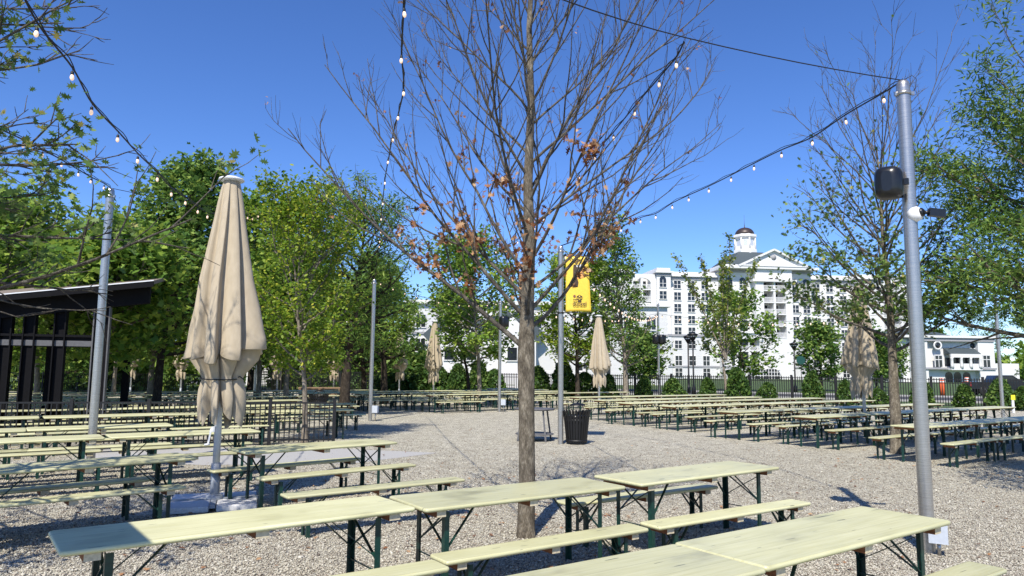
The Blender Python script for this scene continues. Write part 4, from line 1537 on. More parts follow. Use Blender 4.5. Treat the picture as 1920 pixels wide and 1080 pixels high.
# ------------------------------------------------------------------ the bare oak in the middle
def bare_tree():
    random.seed(21)
    x, y = TREE_AT['bare']
    root = thing('oak_tree', 'nearly leafless oak with a few brown dead leaves, nearest tree in the middle', 'tree', (x, y, 0))
    H = 8.4
    tr = [Vector((0, 0, -0.08)), Vector((0, 0, 0.0)), Vector((0.002, 0, 0.15)), Vector((0.01, 0, 0.7)), Vector((0.0, 0.0, 1.4)), Vector((-0.01, 0, 2.0)), Vector((0.0, 0.01, 2.6)), Vector((0.02, 0, 3.3)),
          Vector((0.0, 0.02, 4.1)), Vector((0.03, 0.0, 5.0)), Vector((0.0, -0.02, 6.0)), Vector((0.05, 0.0, 7.2)), Vector((0.03, 0.03, 8.4))]
    rr = [0.125, 0.110, 0.100, 0.092, 0.090, 0.100, 0.080, 0.069, 0.056, 0.045, 0.034, 0.020, 0.006]
    MB().tube(tr, rr, 18).build('trunk', M['bark'], root)
    limbs, twigs = MB(), MB()
    tips, inner = [], []

    def tat(z):
        for a, b in zip(tr[:-1], tr[1:]):
            if a.z <= z <= b.z:
                return a.lerp(b, (z - a.z) / (b.z - a.z))
        return tr[-1]
    spec = [(2.10, 178, 40, 4.2, 0.040), (2.32, 10, 40, 3.8, 0.032), (2.22, 100, 40, 3.2, 0.028), (2.45, 196, 42, 4.1, 0.032), (2.52, 340, 42, 3.9, 0.030), (2.42, 268, 46, 3.0, 0.026), (2.70, 160, 44, 3.9, 0.030), (2.78, 25, 40, 4.0, 0.028)]
    z = 2.95
    i = 0
    while z < 7.6:
        t = (z - 2.9) / 4.7
        spec.append((z, 190 + i * 137.5 + random.uniform(-15, 15), 42 + 20 * t + random.uniform(-6, 6), (3.9 - 2.3 * t) * random.uniform(0.85, 1.1), 0.027 - 0.016 * t))
        z += random.uniform(0.11, 0.19); i += 1
    for (z, az, el, L, r) in spec:
        L *= 0.92
        a, e = R(az), R(el)
        d = Vector((math.cos(a) * math.cos(e), math.sin(a) * math.cos(e), math.sin(e)))
        pts = path(tat(z), d, L, 12, 0.36, 0.05)
        n = len(pts)
        r *= 0.78
        limbs.tube(pts, [r * (1 - 0.88 * (k / (n - 1)) ** 0.75) + 0.0015 for k in range(n)], 6, False)
        ns = int(4 + L * 2.5)
        for k in range(ns):
            f = 0.16 + 0.82 * (k + random.random()) / ns
            q_, dd = at(pts, min(f, 0.995))
            rl = (r * (1 - 0.88 * f ** 0.8) + 0.0015)
            L2 = (0.35 + (1 - f) * L * 0.40) * random.uniform(0.55, 1.25)
            sp = path(q_, side_dir((dd + Vector((0, 0, 0.25))).normalized(), R(random.uniform(20, 42)), 0.8), L2, 6, 0.5, 0.06)
            r2 = min(rl * 0.6, 0.012)
            twigs.tube(sp, [r2 * (1 - 0.8 * j / 6) + 0.0016 for j in range(7)], 4, False)
            if f < 0.45 and z < 3.3:
                inner.append(sp[1]); inner.append(sp[2])
            for m_ in range(int(2 + L2 * 4.5)):
                f2 = random.uniform(0.15, 1.0)
                q2, d2 = at(sp, min(f2, 0.99))
                L3 = random.uniform(0.10, 0.42) * (1.25 - 0.5 * f2)
                tp = path(q2, side_dir((d2 + Vector((0, 0, 0.2))).normalized(), R(random.uniform(20, 50))), L3, 3, 0.3, 0.08)
                twigs.tube(tp, [0.0032, 0.0027, 0.0022, 0.0016], 3, False)
                tips.append(tp[-1])
            tips.append(sp[-1])
    limbs.build('limbs', M['twig'], root)
    twigs.build('twigs', M['twig'], root)
    A = np.array([tuple(p) for p in inner]); T = np.array([tuple(p) for p in tips])
    ia = RNG.integers(0, len(A), 90)
    P1 = np.repeat(A[ia], 8, axis=0) + RNG.normal(size=(720, 3)) * 0.055
    it = RNG.integers(0, len(T), 130)
    P2 = np.repeat(T[it], 3, axis=0) + RNG.normal(size=(390, 3)) * 0.025
    low = T[(T[:, 2] < 3.6)]
    il = RNG.integers(0, len(low), 60)
    P3 = np.repeat(low[il], 5, axis=0) + RNG.normal(size=(300, 3)) * 0.045
    link('dead_leaves', leaves_mesh('dead_leaves', np.concatenate([P1, P2, P3]), np.concatenate([np.full(720, 0.085), np.full(390, 0.05), np.full(300, 0.065)]), 'oak', M['leaf_dead'], 0.1, droop=1.2), root)


bare_tree()

# ---- trees with leaves
env_round = lambda r: (lambda t: r * (0.25 + 0.75 * math.sin(PI * min(1, 0.18 + 0.80 * t)) ** 0.8))
env_cone = lambda r: (lambda t: r * (1.0 - 0.86 * t) * min(1, 0.72 + 2.2 * t))
env_egg = lambda r: (lambda t: r * (math.sin(PI * (0.10 + 0.86 * t ** 0.8)) ** 0.75))


def off_umbrella(c):
    """keep most leaves out of the sun's path to the near umbrella"""
    k = (3.2 - c.z) / ldir.z
    p_ = c + ldir * k
    a_ = c + ldir * ((2.2 - c.z) / ldir.z); b_ = c + ldir * ((4.2 - c.z) / ldir.z)
    d_ = min((Vector((q_.x - ub.x, q_.y - ub.y))).length for q_ in (p_, a_, b_))
    return 0.0 if d_ < 1.1 else 1.0


# foreground oak whose branches reach in from the left
make_tree('oak_tree', 'leafy pin oak whose branches reach in from the upper left', (-5.75, 5.9, 0), 6.2, 0.12, 2.35, lambda t: 2.9 * (1 - 0.62 * t), 42, M['bark'], M['leaf_oak'], 'oak', 0.088, 4600,
          elev=(-0.10, 0.55), up=0.22, nsub=8, twig=M['twig'], spread=0.55, sub_len=0.30, cl=0.075, upbias=0.25, ntwig=2, seed=4, limb_r=0.22, min_t=0.28, lo_leaf=2.85, clear=off_umbrella)
# lime green tree by the railing
make_tree('elm_tree', 'lime green upright tree growing through the black railing', (*TREE_AT['lime'], 0), 5.75, 0.085, 1.55, env_egg(1.5), 38, M['barkpale'], M['leaf_lime'], 'oval', 0.105, 14000,
          elev=(0.35, 1.15), up=0.45, nsub=7, twig=M['barkpale'], cl=0.17, upbias=0.3, seed=5)
# sparse oak behind the steel pole
make_tree('oak_tree', 'sparse leafy oak with bare upper twigs behind the big steel pole', (*TREE_AT['oak_r'], 0), 7.9, 0.145, 2.3, lambda t: 2.75 * (1 - 0.55 * t) * min(1, 0.6 + 1.6 * t), 50, M['bark'], M['leaf_oak'], 'oak', 0.115, 5600,
          elev=(0.32, 1.15), up=0.40, nsub=7, twig=M['twig'], cl=0.14, upbias=0.3, ntwig=2, seed=8, limb_r=0.3, sub_len=0.36, bare_top=1.6)
# dense willow oak at the right edge
make_tree('willow_oak', 'dense narrow leaved oak filling the right edge of the photo', (*TREE_AT['willow'], 0), 7.6, 0.17, 2.5, lambda t: 3.3 * (1 - 0.5 * t), 56, M['bark'], M['leaf_dark'], 'willow', 0.17, 38000,
          elev=(-0.05, 0.9), up=0.3, nsub=8, cl=0.22, upbias=0.3, seed=9, sub_len=0.36, lo_leaf=3.2, bare_top=0.25)
make_tree('oak_tree', 'oak standing just outside the right edge, its dappled shade falls on the gravel', (9.9, 10.3, 0), 6.2, 0.14, 2.4, lambda t: 2.5 * (1 - 0.5 * t), 40, M['bark'], M['leaf_dark'], 'willow', 0.17, 15000,
          elev=(0.0, 0.9), up=0.3, nsub=7, cl=0.2, upbias=0.3, seed=19, sub_len=0.36)
SPEC = [
    ('maple_tree', 'tall pointed dark green tree between the pavilion and the near umbrella', 't323', 9.0, 0.17, 2.2, env_cone(3.5), 54, 'barkdark', 'leaf_dark', 'clump', 0.17, 12500, (0.1, 0.9), 31),
    ('oak_tree', 'broad dark green tree right behind the lime green tree', 't645', 8.3, 0.24, 2.3, env_egg(2.35), 42, 'barkdark', 'leaf_dark', 'willow', 0.25, 11500, (0.2, 0.9), 32),
    ('oak_tree', 'dark green tree between the slim pole and the far left umbrella', 't720', 8.0, 0.22, 2.4, env_cone(2.9), 40, 'barkdark', 'leaf_mid', 'willow', 0.28, 9500, (0.1, 0.8), 33),
    ('oak_tree', 'pale trunked green tree right of the far umbrella, left of the bare tree', 't900', 8.0, 0.13, 2.3, env_egg(2.5), 36, 'barkpale', 'leaf_mid', 'clump', 0.19, 6500, (0.2, 0.9), 34),
    ('oak_tree', 'small green tree behind the pale trunked tree left of the bare tree', 't885', 6.0, 0.12, 2.0, env_egg(1.9), 24, 'barkdark', 'leaf_dark', 'clump', 0.20, 3200, (0.2, 0.8), 35),
    ('maple_tree', 'bright green rounded tree right behind the yellow banner', 't1075', 8.4, 0.17, 2.0, env_egg(2.7), 40, 'barkdark', 'leaf_bright', 'clump', 0.21, 9500, (0.2, 0.9), 36),
    ('oak_tree', 'dark oak with a few brown leaves right of the far umbrella by the banner', 't1175', 10.4, 0.17, 2.0, lambda t: 1.9 * (1 - 0.62 * t), 44, 'barkpale', 'leaf_dark', 'clump', 0.19, 4800, (0.35, 1.1), 37),
    ('maple_tree', 'shaded green tree behind the railing and the near umbrella', 't487', 8.6, 0.13, 2.6, env_egg(2.3), 34, 'barkpale', 'leaf_mid', 'clump', 0.20, 8000, (0.2, 0.9), 38),
]
for (nm, lab, k_, H, r0, z0, env, nl, bk, lf, shp, ls, nlv, el, sd_) in SPEC:
    make_tree(nm, lab, (*TREE_AT[k_], 0), H, r0, z0, env, nl, M[bk], M[lf], shp, ls, nlv, elev=el, up=0.4, nsub=6, cl=0.26, seed=sd_)
# thin vase shaped tree before the hotel
make_tree('maple_tree', 'thin vase shaped tree with tall plumes in front of the hotel', (*TREE_AT['t1355'], 0), 4.4, 0.13, 2.6, lambda t: 1.3, 8, M['barkpale'], M['leaf_far'], 'clump', 0.19, 900, elev=(0.5, 0.9), up=0.5, nsub=5, cl=0.22, seed=40)
vt = bpy.data.objects[[o.name for o in COL.objects if o.get('label', '').startswith('thin vase')][0]]
random.seed(44)
pm = MB(); pts_ = []
for dx, dy, L in ((-2.25, 0.2, 7.2), (-1.2, 0.6, 6.6), (0.25, -0.3, 7.6), (1.25, 0.3, 6.6), (0.7, 0.9, 7.0), (-0.5, -0.8, 6.6)):
    d_ = Vector((dx * 0.34, dy * 0.34, 1.9)).normalized()
    br_ = path((0, 0, 2.6), d_, L, 9, 0.05, 0.035)
    pm.tube(br_, [0.055 * (1 - 0.85 * k / 9) + 0.004 for k in range(10)], 5, False)
    for k in range(60):
        f = random.uniform(0.42, 1.0) if random.random() < 0.9 else random.uniform(0.1, 0.5)
        q_, dd_ = at(br_, min(f, 0.99))
        sp_2 = path(q_, side_dir(dd_, 0.6), random.uniform(0.25, 0.7) * (1.25 - 0.6 * f), 3, 0.3, 0.1)
        pm.tube(sp_2, [0.012, 0.009, 0.006, 0.004], 3, False)
        for _ in range(5):
            pts_.append(tuple(sp_2[random.randint(1, 3)] + Vector((random.gauss(0, .10), random.gauss(0, .10), random.gauss(0, .10)))))
pm.build('plume_limbs', M['barkpale'], vt)
link('plume_crown', leaves_mesh('plume_crown', pts_, 0.18, 'clump', M['leaf_far'], 0.3), vt)

# woodland beyond the yard, each tree its own
WOOD = [(-46, 58, 9.2, 4.8), (-39.5, 54, 8.4, 4.2), (-34.5, 60, 9.6, 4.4), (-29.5, 54, 8.8, 4.0), (-25, 60, 9.2, 4.2), (-20.5, 56.5, 8.4, 3.8), (-16, 60, 8.8, 4.0), (-52, 66, 10.4, 5.2), (-11.5, 62, 9.2, 3.8), (-34, 42.5, 8.6, 3.8), (-27.5, 38, 7.9, 3.4), (-22, 33.5, 7.6, 3.0), (-17.5, 41, 8.1, 3.2), (-30, 47.5, 8.0, 4.0), (-24.5, 44.5, 8.5, 3.6), (-40.5, 47, 8.4, 4.2), (-9.5, 46.5, 7.0, 3.2), (-17.2, 24, 6.8, 3.0), (-21.5, 28.5, 7.2, 3.1), (-15, 30, 7.0, 2.8), (-9.2, 29.5, 6.3, 2.3), (-11.8, 20.6, 5.6, 2.1), (-14, 36, 7.4, 3.0)]
KINDW = ['leaf_far', 'leaf_olive', 'leaf_mid', 'leaf_dark']
LW = ['yellowish', 'olive', 'green', 'dark']
for i, (x, y, H, r_) in enumerate(sorted(WOOD, key=lambda q: q[0] / q[1])):
    kd_ = KINDW[(i * 7) % 4] if y > 45 else ['leaf_mid', 'leaf_far', 'leaf_bright', 'leaf_mid'][i % 4]
    make_tree('woodland_tree', f'{LW[KINDW.index(kd_)] if kd_ in KINDW else "bright green"} {"tall background tree" if y > 45 else "yard tree"} on the left, {ORD[i + 1]} in line from the left edge', (x, y, 0), H, 0.2 if y > 45 else 0.14, 1.4 if y > 45 else 2.2,
              env_egg(r_ * (0.86 if y > 45 else 0.80)) if i % 3 else env_cone(r_), 36, M['barkdark'] if y > 45 else M['barkpale'], M[kd_], 'clump', 0.30 if y > 45 else (0.22 if y < 32 else 0.24), 6000 if y > 32 else 6000, elev=(0.1, 0.9), up=0.35, nsub=5, cl=0.42, group='trees round the left side of the yard', seed=60 + i)
for i, (x, y, H, r_, lf, lab) in enumerate([(22.0, 68, 8.6, 3.0, 'leaf_mid', 'leafy young tree right before the hotel entrance porch'), (31.0, 72, 6.0, 2.2, 'leaf_dark', 'small rounded tree right of the green sign before the hotel'),
                                        (38.0, 75, 5.6, 2.0, 'leaf_dark', 'small rounded tree behind the half hidden umbrella'), (116.0, 178, 17, 6.5, 'leaf_dark', 'dark tree behind the low white annex, at the right edge'),
                                        (84.0, 112, 13, 5.0, 'leaf_mid', 'tall tree beyond the parked car at the right edge'), (12.2, 66, 4.4, 1.9, 'leaf_dark', 'dark small tree left of the far speaker pole'),
                                        (47.5, 90, 5.2, 1.9, 'leaf_dark', 'small dark tree at the left corner of the low annex')]):
    make_tree('ornamental_tree', lab, (x, y, 0), H, 0.12, 1.2, env_egg(r_), 30, M['barkdark'], M[lf], 'clump', 0.34, 3200 if H < 9 else 6500, elev=(0.1, 0.9), up=0.35, nsub=5, cl=0.4, group='trees beyond the far fence', seed=90 + i)


# evergreen shrubs in a line along the fence
def shrub_mesh(seed, h, r):
    rg = np.random.default_rng(seed)
    n = 1500
    t = rg.uniform(0, 1, n) ** 0.85
    a = rg.uniform(0, 2 * PI, n)
    lump = 1 + 0.16 * np.sin(3 * a + 5 * t + seed) + 0.1 * np.sin(7 * a - 9 * t)
    rr = r * np.sqrt(np.clip(1 - t ** 1.5, 0, 1)) * np.clip(0.62 + 1.8 * t, 0, 1) * lump * rg.uniform(0.72, 1.0, n)
    pts = np.stack([rr * np.cos(a), rr * np.sin(a), 0.05 + t * h], 1)
    return leaves_mesh('foliage', pts, 0.17 * (h / 1.6) ** 0.5, 'clump', M['leaf_shrub'], 0.1, droop=-0.9)


SHM = [shrub_mesh(1, 1.55, 0.62), shrub_mesh(2, 1.35, 0.72), shrub_mesh(3, 1.75, 0.66)]
SST = MB().tube([(0, 0, -0.02), (0.02, 0, 0.5), (0, 0.01, 1.1)], [0.05, 0.04, 0.015], 6).mesh('stem', M['barkdark'])
nsh = 0


def shrub(x, y, lab, s=1.0):
    global nsh
    o = thing('evergreen_shrub', lab, 'shrub', (x, y, 0), nsh * 1.7, 'evergreen shrubs along the fence')
    link('foliage', SHM[nsh % 3], o); link('stem', SST, o)
    o.scale = (s * random.uniform(0.9, 1.1), s, s * random.uniform(0.82, 1.16))
    nsh += 1


dR = (FB - FM)
LR = dR.length; dR.normalize(); nR = Vector((dR.y, -dR.x, 0))
pxs = [1905, 1865, 1797, 1722, 1640, 1582, 1522, 1440, 1385, 1330, 1268, 1215, 1150]
for i, px in enumerate(pxs):
    k_ = (px - 960 + 0.0) / F
    # meet the fence line
    t_ = (k_ * FM.y - FM.x) / (dR.x - k_ * dR.y)
    p = FM + dR * t_ + nR * 0.95
    shrub(p.x, p.y, f'conical evergreen shrub, {ORD[i + 1]} from the right end of the fence', (0.92 if i < 8 else 1.0) * [1.0, 1.12, 0.86, 1.06, 0.93, 0.8, 1.1, 0.97, 1.14, 0.84, 1.05, 0.9, 1.0][i])
for i, px in enumerate([1100, 1062, 1015, 935, 905, 868, 835, 800, 765, 735]):
    k_ = (px - 960) / F
    dl_ = (FM - FA).normalized()
    t_ = (k_ * FA.y - FA.x) / (dl_.x - k_ * dl_.y)
    p = FA + dl_ * t_ + Vector((dl_.y, -dl_.x, 0)) * 0.95
    shrub(p.x, p.y, f'bushy dark evergreen, {ORD[i + 1]} leftward from the fence corner behind the banner', 1.35)
# dense understorey against the left fence
for (x0, y0, L_, h_, lab) in ((-46.0, 53.0, 26.0, 4.2, 'tangled dark understorey behind the shaded fence at the left'), (-19.5, 58.5, 13.0, 3.6, 'tangled dark understorey behind the fence, left of the slim pole')):
    un = thing('hedge', lab, 'hedge', (x0, y0, 0))
    up_ = RNG.uniform(0, 1, (9000, 3))
    hh = h_ * (0.75 + 0.25 * np.sin(up_[:, 0] * 23) + 0.12 * np.sin(up_[:, 0] * 61))
    up_ = np.stack([up_[:, 0] * L_, (up_[:, 1] - .5) * 2.4, up_[:, 2] ** 0.8 * hh], 1)
    link('foliage', leaves_mesh('foliage', up_, 0.42, 'clump', M['leaf_dark'], 0.3), un)
# far woods closing the view beyond the annex
fw = RNG.uniform(0, 1, (9000, 3))
fx = 30 + fw[:, 0] * 260
hh = 13 * (0.7 + 0.3 * np.sin(fw[:, 0] * 37) + 0.16 * np.sin(fw[:, 0] * 97 + 2))
fo_ = link('treeline', leaves_mesh('treeline', np.stack([fx, 232 + (fw[:, 1] - .5) * 14 - fw[:, 0] * 20, fw[:, 2] ** 0.8 * hh + 0.5], 1), 2.6, 'clump', M['leaf_mid'], 0.3))
stuff(fo_)
fw = RNG.uniform(0, 1, (9000, 3))
hh = 12 * (0.72 + 0.28 * np.sin(fw[:, 0] * 31) + 0.16 * np.sin(fw[:, 0] * 83 + 1))
stuff(link('treeline', leaves_mesh('treeline', np.stack([-190 + fw[:, 0] * 200, 165 + (fw[:, 1] - .5) * 14, fw[:, 2] ** 0.8 * hh + 0.5], 1), 2.3, 'clump', M['leaf_far'], 0.3)))
# hedge beyond the road
hb = thing('hedge', 'long clipped green hedge before the low annex', 'hedge', (*off(FM, 40, 30), 0))
hp = RNG.uniform(0, 1, (6500, 3))
hp = np.stack([hp[:, 0] * 34, (hp[:, 1] - .5) * 1.6, hp[:, 2] ** 0.6 * 1.5], 1)
ho_ = link('foliage', leaves_mesh('foliage', hp, 0.3, 'clump', M['leaf_shrub'], 0.3), hb); ho_.rotation_euler = (0, 0, math.atan2(fd.y, fd.x) + 0.1)

# ------------------------------------------------------------------ the white hotel
HO = Vector((24.0, 178.0, 0)); HA = 0.13
hotel = thing('hotel_building', 'large white hotel with pediment, arched balconies and a domed cupola', 'building', HO, HA)
hc, hs_ = math.cos(HA), math.sin(HA)


def hx(px, Y=0.0):
    k = (px - 960) / F
    return (k * (HO.y + Y * hc) + Y * hs_ - HO.x) / (hc - k * hs_)


def hz(px, py, Y=0.0):
    return D(px, py, HO.y + hx(px, Y) * hs_ + Y * hc).z


def sec(x0, x1, y0, y1, z0, z1, mat='stucco', name='wall'):
    return MB().span(hx(x0), hx(x1), y0, y1, z0, z1).build(name, M[mat], hotel)


Z = {'roof': hz(1240, 508), 'belt1': hz(1300, 629), 'belt2': hz(1300, 687)}
ZR = hz(1240, 505) - 1.3
ROWS = [hz(1275, py) for py in (533, 555, 577, 599, 621, 646)]
ZTALL, ZGND = hz(1275, 676), hz(1275, 703)
WALLS = [(1095, 1187, 0.0, ZR), (1232, 1258, -0.7, ZR + .3), (1258, 1352, 1.2, ZR - 0.3), (1352, 1406, -2.2, ZR + 1.5), (1474, 1516, -2.2, ZR + 1.5), (1516, 1606, 1.0, ZR - .2), (1606, 1652, -1.0, ZR), (1690, 1726, -1.0, ZR)]
for x0, x1, y, zr in WALLS:
    sec(x0, x1, y, y + 16, 0, zr, 'stucco')
    for zz, hh in ((zr, 0.9),):
        MB().span(hx(x0) - 0.5, hx(x1) + 0.5, y - 0.7, y + 16, zz, zz + 0.45).build('cornice', M['trim'], hotel)
        MB().span(hx(x0) - 0.15, hx(x1) + 0.15, y - 0.22, y + 15, zz - 0.75, zz - 0.05).build('frieze', M['greytrim'], hotel)
        MB().span(hx(x0) + 0.05, hx(x1) - 0.05, y + 0.1, y + 15, zz + 0.45, zz + 1.3).build('parapet', M['trim'], hotel)
    MB().span(hx(x0) - 0.12, hx(x1) + 0.12, y - 0.3, y + 1, Z['belt1'] - 0.25, Z['belt1'] + 0.3).build('belt_course', M['greytrim'], hotel)
    MB().span(hx(x0) - 0.1, hx(x1) + 0.1, y - 0.25, y + 1, Z['belt2'] - 0.25, Z['belt2'] + 0.2).build('belt_course', M['greytrim'], hotel)
    MB().span(hx(x0) + 0.02, hx(x1) - 0.02, y - 0.08, y, 0, Z['belt1'] - 0.3).build('lower_wall', M['siding'], hotel)


# windows: a white frame with a cross of muntins, its dark pane a sub-part
def win_meshes(w_, h_, arch=False, nm=2):
    fr, pn = MB(), MB()
    b_ = 0.10
    fr.span(-w_ / 2 - b_, -w_ / 2, -0.14, 0.02, 0, h_); fr.span(w_ / 2, w_ / 2 + b_, -0.14, 0.02, 0, h_)
    fr.span(-w_ / 2 - b_ - .05, w_ / 2 + b_ + .05, -0.2, 0.02, -0.14, 0)
    fr.span(-0.06, 0.06, -0.12, 0.0, 0.001, h_ - .001)
    fr.span(-w_ / 2, -0.061, -0.11, 0.0, h_ * 0.5 - 0.05, h_ * 0.5 + 0.05); fr.span(0.061, w_ / 2, -0.11, 0.0, h_ * 0.5 - 0.05, h_ * 0.5 + 0.05)
    if arch:
        out = [(w_ / 2 * math.cos(PI * k / 10), h_ + w_ / 2 * math.sin(PI * k / 10)) for k in range(11)]
        pn.prism(out, -0.03, 0.0)
    else:
        fr.span(-w_ / 2 - b_, w_ / 2 + b_, -0.14, 0.02, h_, h_ + b_)
    pn.span(-w_ / 2 + .001, w_ / 2 - .001, -0.029, 0.001, 0.001, h_ - 0.001)
    return fr.mesh('window', M['trim']), pn.mesh('pane', M['glass'])


WM = {'n': win_meshes(1.78, 1.95), 'a': win_meshes(1.72, 1.9, True), 't': win_meshes(1.7, 2.4)}


def window(px, y, z, kind):
    f_ = link('window', WM[kind][0], hotel, (hx(px), y - 0.04, z))
    link('pane', WM[kind][1], f_, (0, -0.015, 0))


COLS = [(1120, 0, 0), (1155, 0, 0), (1243, -0.7, 1), (1275, 1.2, 0), (1301, 1.2, 0), (1327, 1.2, 0), (1363, -2.2, 1), (1388, -2.2, 1), (1485, -2.2, 1), (1506, -2.2, 1), (1538, 1.0, 0), (1563, 1.0, 0), (1588, 1.0, 0)]
for px, y, arch in COLS:
    for i, zz in enumerate(ROWS):
        if px in (1363, 1388, 1506, 1485) and i == 5:
            continue
        window(px, y, zz - 0.9, 'a' if (arch and i == 0) else 'n')
    if px not in (1363, 1388, 1485, 1506):
        window(px, y - 0.08, ZTALL - 1.2, 't')


# stacks of balconies: piers, a recessed back wall, floor slabs and railings, with a real arch at the top
def balcony_bay(px0, px1, pxo0, pxo1, y, ztop_wall, zbot, floors, label_rows, deep=3.0):
    X0, X1, a0, a1 = hx(px0), hx(px1), hx(pxo0), hx(pxo1)
    MB().span(X0, a0, y, y + 16, 0, ztop_wall).build('wall', M['stucco'], hotel)
    MB().span(a1, X1, y, y + 16, 0, ztop_wall).build('wall', M['stucco'], hotel)
    MB().span(a0 + .002, a1 - .002, y + deep, y + 16, 0, ztop_wall - .01).build('wall', M['stucco'], hotel)
    zt_ = floors[0] + 3.0 - 1.7
    cx, rw = (a0 + a1) / 2, (a1 - a0) / 2
    out = [(a0, ztop_wall - .02), (a0, zt_)] + [(cx - rw * math.cos(PI * k / 16), zt_ + rw * 0.62 * math.sin(PI * k / 16)) for k in range(1, 16)] + [(a1, zt_), (a1, ztop_wall - .02)]
    mb_ = MB()
    # arch spandrel as quads between the arch line and the top
    arc = [(cx - rw * math.cos(PI * k / 16), zt_ + rw * 0.62 * math.sin(PI * k / 16)) for k in range(17)]
    for (xa, za), (xb, zb_) in zip(arc[:-1], arc[1:]):
        mb_.prism([(xa, za), (xb, zb_), (xb, ztop_wall - .02), (xa, ztop_wall - .02)], y + 0.003, y + 0.6)
    mb_.build('arch', M['stucco'], hotel)
    MB().span(cx - 0.28, cx + 0.28, y + 0.05, y + deep, zbot, zt_ + rw * 0.6).build('pier', M['trim'], hotel)
    MB().span(a0, a1, y + 0.05, y + 0.6, 0, zbot - 0.4).build('wall', M['stucco'], hotel)
    for fz in floors:
        b_ = MB().span(a0, a1, y - 0.02, y + deep - .01, fz - 0.35, fz - 0.02).build('balcony', M['trim'], hotel)
        r__ = MB()
        r__.span(a0, a1, y + 0.02, y + 0.12, fz + 1.0, fz + 1.12); r__.span(a0, a1, y + 0.02, y + 0.12, fz + 0.1, fz + 0.18)
        n__ = int((a1 - a0) / 0.22)
        for k in range(n__):
            xx = a0 + (k + 0.5) * (a1 - a0) / n__
            r__.span(xx - 0.05, xx + 0.05, y + 0.04, y + 0.1, fz + 0.181, fz + 0.999)
        r__.build('railing', M['trim'], b_)
        for s in (-1, 1):
            MB().span(cx + s * rw * 0.5 - 0.85, cx + s * rw * 0.5 + 0.85, y + deep - 0.08, y + deep - 0.01, fz, fz + 2.2).build('balcony_door', M['glass'], b_)


fl = [zz - 1.3 for zz in ROWS[:5]]
balcony_bay(1187, 1232, 1188.5, 1222, 0.0, ZR, fl[4], fl, '')
balcony_bay(1406, 1474, 1421, 1461, -4.0, ZR + 1.5, fl[4], fl, '')
balcony_bay(1652, 1690, 1655, 1687, -1.0, ZR, fl[4], fl, '')
X0, X1 = hx(1380), hx(1500)
# entablature and pediment
MB().span(hx(1400), hx(1481), -4.6, -2.25, ZR - 1.7, ZR - 1.1).build('cornice', M['trim'], hotel)
MB().span(hx(1348) - .3, hx(1520) + .3, -4.7, 8, ZR + 1.52, ZR + 2.1).build('cornice', M['trim'], hotel)
zp = hz(1436, 470, -4)
pd = MB().prism([(X0, ZR + 2.11), (X1, ZR + 2.11), ((X0 + X1) / 2, zp)], -4.2, 8.0)
pdo = pd.build('pediment', M['stucco'], hotel, recalc=True)
rk = MB()
for xa in (X0 - 0.8, X1 + 0.8):
    rk.bar((xa, -4.45, ZR + 2.15), ((X0 + X1) / 2, -4.45, zp + 0.25), 0.9, 0.45)
rk.bar((X0 - .8, -4.45, ZR + 2.3), (X1 + .8, -4.45, ZR + 2.3), 0.8, 0.35)
rk.build('raking_trim', M['trim'], pdo)
MB().lathe([(0.0, 0.0), (0.62, 0.0), (0.68, 0.06), (0.68, 0.14), (0.0, 0.15)], 20, ((0, 0, 0))).build('medallion', M['greytrim'], pdo, ((X0 + X1) / 2, -4.2, hz(1436, 487))).rotation_euler = (PI / 2, 0, 0)
# hipped slate roof and cupola
ccy = 10.0
ccx = hx(1402, ccy)
cz0 = hz(1402, 476, ccy)
rf = MB(); hw = (hx(1502) - hx(1366)) / 2; mx_ = (hx(1502) + hx(1366)) / 2
rf.v = [(mx_ - hw, 1.0, ZR + 2.1), (mx_ + hw, 1.0, ZR + 2.1), (mx_ + hw, 20, ZR + 2.1), (mx_ - hw, 20, ZR + 2.1), (ccx - 3.2, 7.0, cz0), (ccx + 3.6, 7.0, cz0), (ccx + 3.6, 13.2, cz0), (ccx - 3.2, 13.2, cz0)]
for q_ in ((0, 1, 5, 4), (1, 2, 6, 5), (2, 3, 7, 6), (3, 0, 4, 7), (4, 5, 6, 7)):
    rf.face(q_)
rf.build('roof', M['slate'], hotel, recalc=True)
cz0 = hz(1402, 476, ccy); cz1 = hz(1402, 440, ccy); cu = thing
cp_ = MB()
cp_.lathe([(3.2, cz0 - 0.6), (3.2, cz0 + 0.9), (2.9, cz0 + 1.0), (2.7, cz0 + 1.0), (2.55, cz1 - 1.3), (2.85, cz1 - 1.25), (3.25, cz1 - 0.9), (3.25, cz1 - 0.35), (2.8, cz1 - 0.2), (2.4, cz1)], 8, (ccx, ccy, 0), smooth=False)
cpo = cp_.build('cupola', M['trim'], hotel)
for k in range(8):
    a = PI / 8 + k * PI / 4
    x_, y_ = ccx + 2.52 * math.cos(a), ccy + 2.52 * math.sin(a)
    g_ = MB().box((0, 0, (cz0 + cz1) / 2 - 0.15), (0.10, 1.15, (cz1 - cz0) - 3.2)).build('cupola_window', M['plasticgrey'], cpo, (x_ - 0.12 * math.cos(a), y_ - 0.12 * math.sin(a), 0)); g_.rotation_euler = (0, 0, a)
    a2 = k * PI / 4
    MB().tube([(ccx + 2.9 * math.cos(a2), ccy + 2.9 * math.sin(a2), cz0 + 0.95), (ccx + 2.83 * math.cos(a2), ccy + 2.83 * math.sin(a2), cz1 - 1.2)], 0.20, 8).build('cupola_column', M['trim'], cpo)
dr_ = 2.55; dz_ = hz(1402, 427, ccy) - cz1
